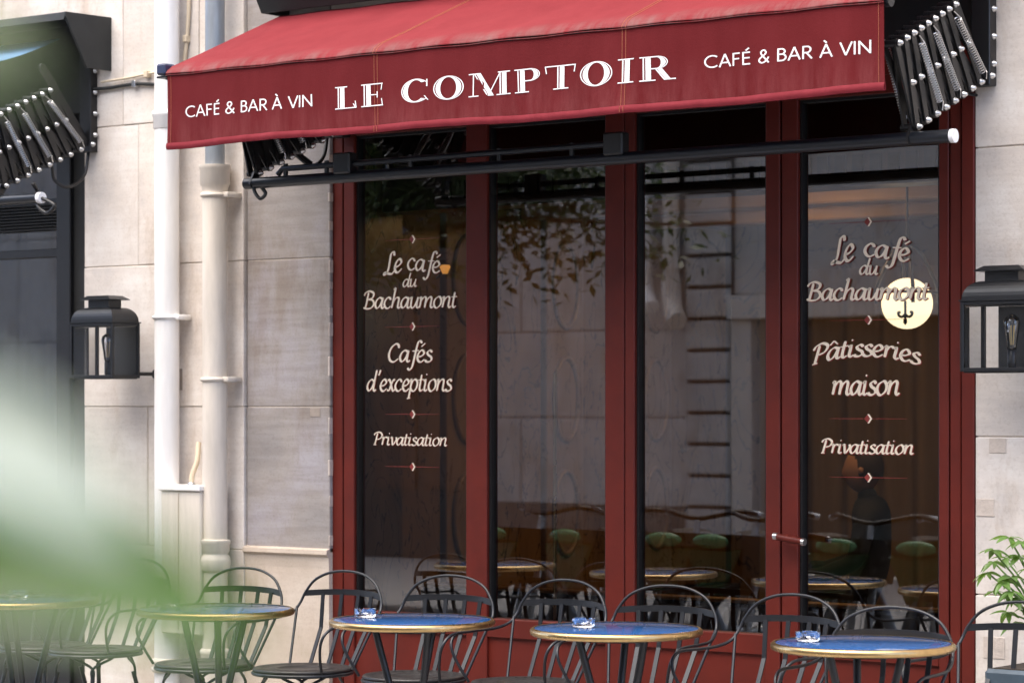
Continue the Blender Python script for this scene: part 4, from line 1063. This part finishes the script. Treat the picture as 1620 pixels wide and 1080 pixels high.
# ------------------------------------------------------------------ café interior
IX0, IX1, IY1, IZ = -2.25, 3.2, 4.3, 2.55
struct(MB().box(IX0 - .1, IX1, .07, IY1, -.05, .0), 'cafe_floor', M['wood'])
iw = struct(MB().box(IX0 - .12, IX0 - .02, .46, IY1, 0, 3.2), 'cafe_side_wall', M['wood'])
MB().box(IX0 - .12, XG1 - .01, .455, .46, 0, 3.2).build('return_wall', M['marble'], iw)
MB().box(XG1 - .012, XG1 + .012, .064, .454, 0, 3.2, .003).build('marble_panel', M['marble'], iw)
yy = .47
for k, (wd, mk) in enumerate(((.55, 'marble'), (.16, 'pink'), (.42, 'marble'), (.34, 'pink'), (.5, 'marble'), (.34, 'pink'), (.5, 'marble'), (.34, 'pink'), (.6, 'marble'))):
    pr_ = .03 if mk == 'pink' else .0
    MB().box(IX0 - .018, IX0 + pr_, yy + .004, yy + wd - .004, .5, IZ - .02, .006).build('marble_panel', M[mk], iw)
    if mk == 'pink' and wd > .3:
        for cz in (.95, 1.55, 2.15):
            MB().tube([(IX0 + pr_ + .006, yy + wd / 2 + .11 * math.cos(R(t)), cz + .22 * math.sin(R(t))) for t in range(0, 360, 12)], .016, 6, True).build('carved_oval', M['pink'], iw)
            0 and MB().tube([(IX0 + pr_ + .004, yy + wd / 2 + .07 * math.cos(R(t)), cz + .16 * math.sin(R(t))) for t in range(0, 360, 15)], .008, 5, True).build('carved_oval', M['marble'], iw)
    yy += wd
MB().box(IX0 - .018, IX0 + .05, .47, IY1 - .01, 0, .49, .006).build('skirting', M['wood'], iw)
bw = struct(MB().box(IX0 - .2, IX1 + .2, IY1, IY1 + .1, -.05, 3.4), 'cafe_back_wall', M['marble'])
cu = MB().grid(lambda u, v: (-2.0 + u * 3.4, IY1 - .12 + .045 * math.sin(u * 95) + .015 * math.sin(u * 37), .08 + v * 2.2), 220, 2)
tag(cu.build('curtain', M['curtain']), 'beige pleated curtain inside the café behind the right lettered door', 'curtain')
struct(MB().box(IX1, IX1 + .1, .07, IY1 + .05, -.05, 3.2), 'cafe_end_wall', M['marble'])
ce = struct(MB().box(IX0 - .2, IX1 + .1, .5, IY1 + .05, IZ, IZ + .9), 'cafe_ceiling', M['ceil'])
for y_ in (1.2, 2.2, 3.2): MB().box(IX0 + .04, IX1 - .01, y_, y_ + .12, IZ - .07, IZ - .002, .01).build('beam', M['ceil'], ce)
# vent grille strip above the doors, inside
vg = empty('vent_grille', (0, .3, 2.5)); tag(vg, 'dark slotted vent strip inside, high behind the door glass', 'vent')
for k in range(34): MB().box(-1.2 + k * .08, -1.2 + k * .08 + .05, .30, .31, 2.42, 2.50).build('slot', M['black'], vg)
MB().box(-2.2, 3.1, .312, .5, 2.38, 3.3).build('panel', M['wood'], vg)
# globe lamps
def globe(px, py, Y, r_, label):
    c = at(px, py, Y); e = empty('globe_lamp', (c.x, Y, IZ)); tag(e, label, 'lamp', 'lit globe lamps inside')
    MB().lathe([(r_ * math.sin(R(a)) + .0005, -r_ * math.cos(R(a))) for a in range(0, 181, 10)], c, 24).build('globe', M['globe'], e)
    MB().tube([(c.x, Y, c.z + r_), (c.x, Y, IZ)], .006, 6).build('rod', M['black'], e)
    for k in range(4):
        a = R(90 * k + 40); dx, dy = math.cos(a), math.sin(a)
        MB().tube(crom([Vector((c.x, Y, c.z + r_ + .16)), Vector((c.x + dx * .06, Y + dy * .06, c.z + r_ + .12)), Vector((c.x + dx * (r_ + .02), Y + dy * (r_ + .02), c.z + r_ * .7)), Vector((c.x + dx * (r_ + .025), Y + dy * (r_ + .025), c.z))], 5), .009, 6).build('iron_scroll', M['black'], e)
    MB().tube([(c.x + (r_ + .02) * math.cos(R(t)), Y + (r_ + .02) * math.sin(R(t)), c.z + .05) for t in range(0, 360, 15)], .007, 6, True).build('iron_ring', M['black'], e)
    f = MB()   # lily-shaped finial seen against the globe
    q = Vector((c.x + .06, Y - r_ * 1.05, c.z - .062))
    f.tube([(q.x, q.y, q.z + .07), (q.x, q.y, q.z - .02)], .006, 6)
    for s in (-1, 1): f.tube(crom([q + Vector((0, 0, .008)), q + Vector((s * .016, 0, -.004)), q + Vector((s * .032, 0, .002)), q + Vector((s * .036, 0, .016)), q + Vector((s * .026, 0, .018))], 5), .0065, 6)
    f.lathe([(.001, -.042), (.010, -.03), (.008, -.014), (.001, .0)], q, 8); f.build('finial', M['black'], e)
    return e
globe(1435, 480, 2.1, .118, 'lit round globe lamp glowing behind the lettering of the right door')
sq = at(704, 426, .85)
sconce = empty('wall_sconce', sq); tag(sconce, 'small orange light glowing behind the left lettered window', 'lamp')
MB().lathe([(.012, -.02), (.026, .01), (.022, .02), (.001, .022)], sq, 14).build('shade', M['sconce'], sconce)
MB().tube([sq, sq + Vector((-.05, 0, -.04))], .005, 6).build('bracket', M['black'], sconce)
for (x_, y_, lb_) in ((-.35, 1.75, 'nearest the door'), (-1.0, 2.75, 'farthest to the left'), (.9, 2.7, 'farthest to the right')):
    tag(MB().lathe([(.001, -.012), (.10, -.012), (.11, 0)], (x_, y_, IZ), 24).build('ceiling_light', M['ring']), 'round warm ceiling light inside the café, ' + lb_, 'ceiling light', 'round ceiling lights inside')
# brass edged banquette and slim brass pole
bq = empty('banquette', (-.2, .9, 0)); tag(bq, 'low dark banquette with a brass edge just inside the windows', 'bench')
MB().box(-1.45, 1.5, .55, .95, 0.0, .42, .02).build('seat', M['wood'], bq)
MB().box(-1.45, 1.5, .45, .54, 0.0, .70, .015).build('backrest', M['wood'], bq)
MB().box(-1.45, 1.5, .44, .55, .702, .716, .003).build('brass_edge', M['brass'], bq)
q = at(878, 700, .36); tag(MB().tube([(q.x, .36, 0), (q.x, .36, Z(878, 588, .36))], .008, 8).build('brass_pole', M['brass']), 'slim brass pole standing behind the plain window', 'pole')
tag(MB().grid(lambda u, v: (-7.4 + u * (x91 + 7.38), .20 + .012 * math.sin(u * 150), .5 + v * 1.9), 160, 2).build('added_blind', M['blind']), 'grey pleated blind added behind the glass of the far left shop to lighten it', 'blind')  # blind added inside to lighten the dark pane
# neighbouring shop's room
struct(MB().box(-8, -3.2, .5, 3.5, -.05, 0), 'shop_floor', M['wood'])
struct(MB().box(-8, -3.2, 3.5, 3.6, 0, 3.2), 'shop_back_wall', M['curtain'])
struct(MB().box(-3.2, -3.1, .46, 3.5, 0, 3.2), 'shop_side_wall', M['dark'])
struct(MB().box(-8.1, -8, .46, 3.5, 0, 3.2), 'shop_end_wall', M['dark'])
struct(MB().box(-8, -3.2, .46, 3.5, 3.2, 3.3), 'shop_ceiling', M['dark'])

# ------------------------------------------------------------------ seated guest inside (dark coat)
def skin_body(name, joints, edges, m, parent, sub=2):
    me = bpy.data.meshes.new(name); me.from_pydata([j[0] for j in joints], edges, []); me.materials.append(m)
    o = bpy.data.objects.new(name, me); col.objects.link(o); o.parent = parent
    md = o.modifiers.new('skin', 'SKIN'); md.use_smooth_shade = True
    for i, j in enumerate(joints):
        r_ = j[1]; me.skin_vertices[0].data[i].radius = (r_, r_) if not isinstance(r_, tuple) else r_
    me.skin_vertices[0].data[0].use_root = True
    s = o.modifiers.new('sub', 'SUBSURF'); s.levels = sub; s.render_levels = sub
    return o
gp = at(1378, 800, 3.0)
ps = empty('person', (gp.x, 3.0, .0), R(112)); tag(ps, 'person in a black coat sitting inside behind the right lettered door', 'person')
J = [((0, 0, .52), (.15, .12)), ((0, -.01, .70), (.14, .11)), ((0, -.01, .88), (.16, .11)), ((0, .0, .98), (.13, .09)), ((0, .015, 1.05), .055), ((0, .03, 1.10), .05),
     ((-.19, 0, .95), .065), ((-.235, .04, .74), .052), ((-.16, .24, .66), .042), ((-.10, .31, .67), .032),
     ((.19, 0, .95), .065), ((.235, .06, .74), .052), ((.15, .26, .68), .042), ((.08, .33, .70), .032),
     ((-.10, .08, .50), .095), ((-.11, .42, .50), .075), ((-.11, .45, .26), .06), ((-.11, .43, .06), .045), ((-.11, .54, .03), .04),
     ((.10, .08, .50), .095), ((.11, .42, .50), .075), ((.11, .45, .26), .06), ((.11, .43, .06), .045), ((.11, .54, .03), .04)]
E = [(0, 1), (1, 2), (2, 3), (3, 4), (4, 5), (3, 6), (6, 7), (7, 8), (8, 9), (3, 10), (10, 11), (11, 12), (12, 13), (0, 14), (14, 15), (15, 16), (16, 17), (17, 18), (0, 19), (19, 20), (20, 21), (21, 22), (22, 23)]
skin_body('body', J, E, M['coat'], ps)
hd_ = MB(); hc = Vector((0, .045, 1.19))
def headf(u, v):
    a = 2 * math.pi * u; b = math.pi * v; x_ = math.sin(b) * math.sin(a); y_ = math.sin(b) * math.cos(a); z_ = math.cos(b)
    r_ = Vector((.074 * x_, .094 * y_, .115 * z_)); 
    if y_ > .5: r_.y += .012 * max(0, 1 - abs(x_) * 4) * max(0, 1 - abs(z_ + .12) * 3.2)      # nose
    if y_ > .3: r_.y -= .008 * max(0, 1 - abs(abs(x_) - .38) * 5) * max(0, 1 - abs(z_ - .06) * 6)  # eye sockets
    if z_ < -.4: r_.x *= 1 + (z_ + .4) * .35
    return hc + r_
hd_.grid(headf, 28, 20); hd_.build('head', M['skin'], ps, False)
hr = MB().grid(lambda u, v: hc + (headf(u, v * .62) - hc) * (1.10 if .22 < u < .78 or v < .5 else 1.0) + Vector((0, -.008, .006)), 28, 12); hr.build('hair', M['hair'], ps, False)
for s in (-1, 1):
    MB().lathe([(.001, -.018), (.014, -.01), (.016, .008), (.001, .02)], hc + Vector((s * .075, -.005, 0)), 8).build('ear', M['skin'], ps, False)
    for k in range(5):
        b0 = Vector((s * .07 + (0 if s < 0 else .0), .335, .685)); a = (k - 2) * .012
        MB().tube(crom([b0 + Vector((a, 0, 0)), b0 + Vector((a * 1.2, .035, .004)), b0 + Vector((a * 1.2, .06, -.012))], 4), .0085, 6).build('finger', M['skin'], ps, False)
sc_ = empty('cafe_stool', (gp.x, 3.0, 0)); tag(sc_, 'dark stool under the seated person inside', 'stool')
MB().lathe([(.17, .38), (.19, .39), (.19, .415), (.17, .42)], (gp.x, 3.0, 0), 20).build('seat', M['wood'], sc_)
for k in range(4): MB().tube([(gp.x + .12 * math.cos(R(45 + 90 * k)), 3.0 + .12 * math.sin(R(45 + 90 * k)), .385), (gp.x + .18 * math.cos(R(45 + 90 * k)), 3.0 + .18 * math.sin(R(45 + 90 * k)), 0)], .014, 8).build('leg', M['wood'], sc_)

# ------------------------------------------------------------------ across the street (seen mirrored in the glass)
YO = -12.0
def mir(px, py, Yreal): p = at(px, py, -Yreal); return Vector((p.x, Yreal, p.z))      # pixel of the reflection -> place in the street
ob = empty('opposite_building', (-8, YO - .3, 0)); tag(ob, 'pale stone building across the street, mirrored in the café windows', 'building')
zpl = mir(860, 797, YO).z
def orow(x0, x1, z0, z1, y, m, nm='stone_block', b=.01): return MB().box(x0, x1, YO - .3, y, z0, z1, b).build(nm, m, ob)
xg0, xg1 = mir(1088, 500, YO).x, mir(1157, 500, YO).x       # rusticated pier
xd0, xd1 = mir(1190, 500, YO).x, mir(1520, 500, YO).x       # doorway
zd = mir(1190, 505, YO).z
jz = [0, zpl, mir(860, 660, YO).z, mir(860, 525, YO).z, 3.4, 4.6, 5.8]
for i in range(len(jz) - 1):
    xs = [-24, -17, -14.6 + (i % 2) * .5, -12.2, -10.4 + (i % 2) * .7, xg0 - .01]
    for k in range(len(xs) - 1): orow(xs[k] + .004, xs[k + 1] - .004, jz[i] + .003, jz[i + 1] - .003, YO + (.03 if i == 0 else 0), M['opp_dark'] if i == 0 else M['opp'])
zz = 0
while zz < 5.7:
    orow(xg0, xg1, zz + .018, zz + .272, YO + .07, M['opp'], b=.012); zz += .29
orow(xg0 + .01, xg1 + .02, 0, 5.8, YO + .02, M['groove'], 'pier_core', 0)
orow(xg1 + .004, xd0 - .004, 0, zd, YO + .05, M['opp_trim'], 'door_jamb')
orow(xg1 + .004, xd1 + .5, zd + .003, zd + .22, YO + .12, M['opp_trim'], 'lintel')
orow(xg1 + .004, xd1 + .5, zd + .23, 5.8, YO, M['opp'], 'stone_block')
MB().box(xd0, xd1, YO - .3, YO - .18, 0, zd).build('door', M['door_dark'], ob)
orow(xd1 + .004, xd1 + .4, 0, zd, YO + .05, M['opp_trim'], 'door_jamb')
for i in range(5):
    for k in range(8):
        x0 = xd1 + .51 + k * 2.2
        orow(x0, x0 + 2.19, i * 1.16 + .003, i * 1.16 + 1.157, YO + (.03 if i == 0 else 0), M['opp_dark'] if i == 0 else M['opp'])
MB().box(-26, 16, YO - .6, YO - .02, 5.83, 9.4).build('upper_wall', M['opp'], ob)
MB().box(-26, 16, YO - .5, YO + .22, 5.8, 5.98, .02).build('string_course', M['opp_trim'], ob)
MB().box(-26, 16, YO - .8, YO - .31, 0, 5.8).build('backing', M['opp_dark'], ob)
for k in range(9):
    x0 = -22 + k * 3.1
    for zf in (6.7,):
        wv = MB().box(x0, x0 + 1.2, YO - .025, YO + .03, zf, zf + 2, .01).build('window', M['opp_trim'], ob)
        MB().box(x0 + .12, x0 + 1.08, YO + .031, YO + .035, zf + .1, zf + 1.9).build('pane', M['door_dark'], wv)
for px, py, r_, lab, m in ((1058, 492, .085, 'thick cream downpipe with a kicked-out foot, mirrored in the left door leaf', 'cream'), (1018, 470, .06, 'thinner pale downpipe beside the thick one, mirrored in the left door leaf', 'pipe')):
    c = mir(px, py, YO + .12); e = empty('street_downpipe', c); tag(e, lab, 'downpipe')
    MB().tube([(c.x, c.y, c.z + .25), (c.x, c.y, 3.5), (c.x, c.y, 5.75)], r_, 16).build('pipe', M[m], e)
    MB().tube(crom([Vector((c.x, c.y, c.z + .3)), Vector((c.x, c.y, c.z + .12)), Vector((c.x + .06, c.y + .06, c.z)), Vector((c.x + .16, c.y + .14, c.z - .1))], 5), r_ * 1.18, 16).build('elbow', M[m], e)
    MB().lathe(ring_prof(r_, r_ * 1.3, .1), (c.x, c.y, c.z + .38), 16).build('collar', M[m], e)
xs0, xs1 = mir(500, 500, YO).x, mir(758, 500, YO).x
os_ = empty('opposite_shopfront', (xs0, YO + .1, 0)); tag(os_, 'dark green shopfront across the street, mirrored in the left lettered window', 'shopfront')
MB().box(xs0, xs1, YO + .04, YO + .1, 0, 4.2, .01).build('frame', M['door_dark'], os_)
for k in range(3):
    a_ = xs0 + .15 + k * (xs1 - xs0) / 3; MB().box(a_, a_ + (xs1 - xs0) / 3 - .2, YO + .1005, YO + .115, .7, 3.1, .004).build('window', M['groove'], os_)
MB().box(xs0 - .05, xs1 + .05, YO + .1, YO + .22, 3.4, 3.9, .01).build('fascia', M['door_dark'], os_)
# street tree
ty = -4.7; tx = mir(515, 420, ty).x
tr = empty('street_tree', (tx, ty, -.1)); tag(tr, 'leafy street tree across the road, its dark foliage mirrored in the plain window', 'tree')
trunk = MB().tube([(tx, ty, -.12), (tx + .05, ty, 1.6), (tx, ty, 3.2), (tx + .1, ty, 5.2)], [.14, .11, .09, .05], 10)
limbs = []
for k in range(26):
    a = rg.uniform(0, 6.28) if k % 2 else rg.uniform(-.6, .6); z0 = rg.uniform(2.2, 4.4); L = rg.uniform(1.3, 2.35)
    e_ = Vector((tx + L * math.cos(a), ty + L * math.sin(a), z0 + rg.uniform(.1, .8))); s_ = Vector((tx, ty, z0))
    trunk.tube([s_, (s_ + e_) / 2 + Vector((0, 0, .15)), e_], [.04, .025, .01], 6); limbs.append((s_, e_))
trunk.build('trunk', M['bark'], tr)
cm = MB()
for k in range(19000):
    s_, e_ = limbs[k % 26]; t = rg.random() ** .6; c = s_.lerp(e_, t) + Vector((rg.gauss(0, .20), rg.gauss(0, .20), rg.gauss(-.05, .16)))
    d = Vector((rg.uniform(-1, 1), rg.uniform(-1, 1), rg.uniform(-1, .4))).normalized(); w_ = d.cross(Vector((rg.uniform(-1, 1), rg.uniform(-1, 1), 1))).normalized(); L = rg.uniform(.065, .115)
    cm.add([c, c + d * L * .5 + w_ * L * .22, c + d * L, c + d * L * .5 - w_ * L * .22], [(0, 1, 2, 3)])
tag(cm.build('crown', M['leafT'], tr), kind='stuff')
# hire bicycles parked nose to the kerb
def make_bike():
    root = bpy.data.objects.new('hire_bicycle', None); col.objects.link(root)
    for y_ in (.52, -.52):
        wm = MB().tube([(0, y_ + .31 * math.cos(R(t)), .33 + .31 * math.sin(R(t))) for t in range(0, 360, 12)], .022, 8, True).build('wheel', M['rubber'], root, False)
        sp = MB()
        for k in range(10): a = R(36 * k); sp.tube([(0, y_, .33), (0, y_ + .3 * math.cos(a), .33 + .3 * math.sin(a))], .0025, 4)
        sp.lathe([(.03, -.04), (.03, .04)], (0, y_, .33), 10, 'x'); sp.build('spokes', M['steel'], wm, False)
    fr = MB().tube([(0, .40, .78), (0, .05, .38), (0, -.22, .34)], .032, 8); fr.tube([(0, -.22, .34), (0, -.30, .86)], .022, 8); fr.tube([(0, -.22, .34), (0, -.52, .33)], .016, 6); fr.tube([(0, -.29, .7), (0, -.52, .33)], .014, 6)
    fr.build('frame', M['bikegrey'], root, False)
    fk = MB()
    for s in (-1, 1): fk.tube([(s * .05, .52, .33), (s * .05, .42, .70), (0, .40, .76)], .022, 6)
    fk.tube([(0, .40, .74), (0, .34, 1.0)], .018, 8); fk.build('fork', M['bikegrey'], root, False)
    MB().tube(crom([Vector(p) for p in ((-.31, .18, 1.03), (-.22, .28, 1.05), (0, .34, 1.01), (.22, .28, 1.05), (.31, .18, 1.03))], 5), .014, 8).build('handlebar', M['black'], root, False)
    for s in (-1, 1): MB().tube([(s * .31, .18, 1.03), (s * .25, .24, 1.045)], .018, 8).build('grip', M['bikegrey'], root, False)
    bk = MB(); v = [(-.16, .42, .70), (.16, .42, .70), (.14, .66, .72), (-.14, .66, .72), (-.21, .38, .92), (.21, .38, .92), (.19, .74, .95), (-.19, .74, .95)]
    bk.add(v, [(0, 3, 2, 1), (0, 1, 5, 4), (1, 2, 6, 5), (2, 3, 7, 6), (3, 0, 4, 7)]); bk.build('basket', M['black'], root, False)
    MB().grid(lambda u, v: (.12 * math.sin(math.pi * v) * math.cos(2 * math.pi * u), .755 + .028 * math.sin(math.pi * v) * math.sin(2 * math.pi * u), .91 + .04 * math.cos(math.pi * v)), 14, 8).build('front_panel', M['green'], root, False)
    MB().add([(-.17, .70, .875), (.17, .70, .875), (.06, .74, .62), (-.06, .74, .62), (-.17, .74, .86), (.17, .74, .86), (.06, .76, .63), (-.06, .76, .63)], [(0, 1, 2, 3), (4, 7, 6, 5), (0, 4, 5, 1), (1, 5, 6, 2), (2, 6, 7, 3), (3, 7, 4, 0)]).build('front_shield', M['green_dark'], root, False)
    MB().tube([(0, .52 + .36 * math.cos(R(t)), .33 + .36 * math.sin(R(t))) for t in range(10, 150, 10)], .035, 6).build('front_mudguard', M['black'], root, False)
    MB().tube([(0, -.52 + .36 * math.cos(R(t)), .33 + .36 * math.sin(R(t))) for t in range(30, 180, 10)], .04, 6).build('rear_mudguard', M['black'], root, False)
    MB().grid(lambda u, v: ((u - .5) * (.06 + .16 * v), -.16 - .26 * v, .90 + .02 * math.cos((u - .5) * 3) - .02 * (v - .5) ** 2), 6, 6).build('saddle', M['rubber'], root, False)
    return root
bk0 = make_bike(); YBK = -3.9
names = ['leftmost, mirrored at the left edge of the plain window', 'second, mirrored in the middle of the plain window', 'third, mirrored at the left edge of the left door leaf', 'fourth, mirrored in the middle of the left door leaf', 'fifth, mirrored at the left of the right door leaf', 'sixth, mirrored at the right of the right door leaf']
for i, px in enumerate((800, 915, 1030, 1137, 1310, 1455)):
    b = bk0 if i == 0 else copy_tree(bk0); c = mir(px, 860, YBK + .7)
    b.location = (c.x, YBK, -.12); b.rotation_euler.z = R(rg.uniform(-7, 7))
    tag(b, 'hire bicycle, ' + names[i], 'bicycle', 'hire bicycles in the street')
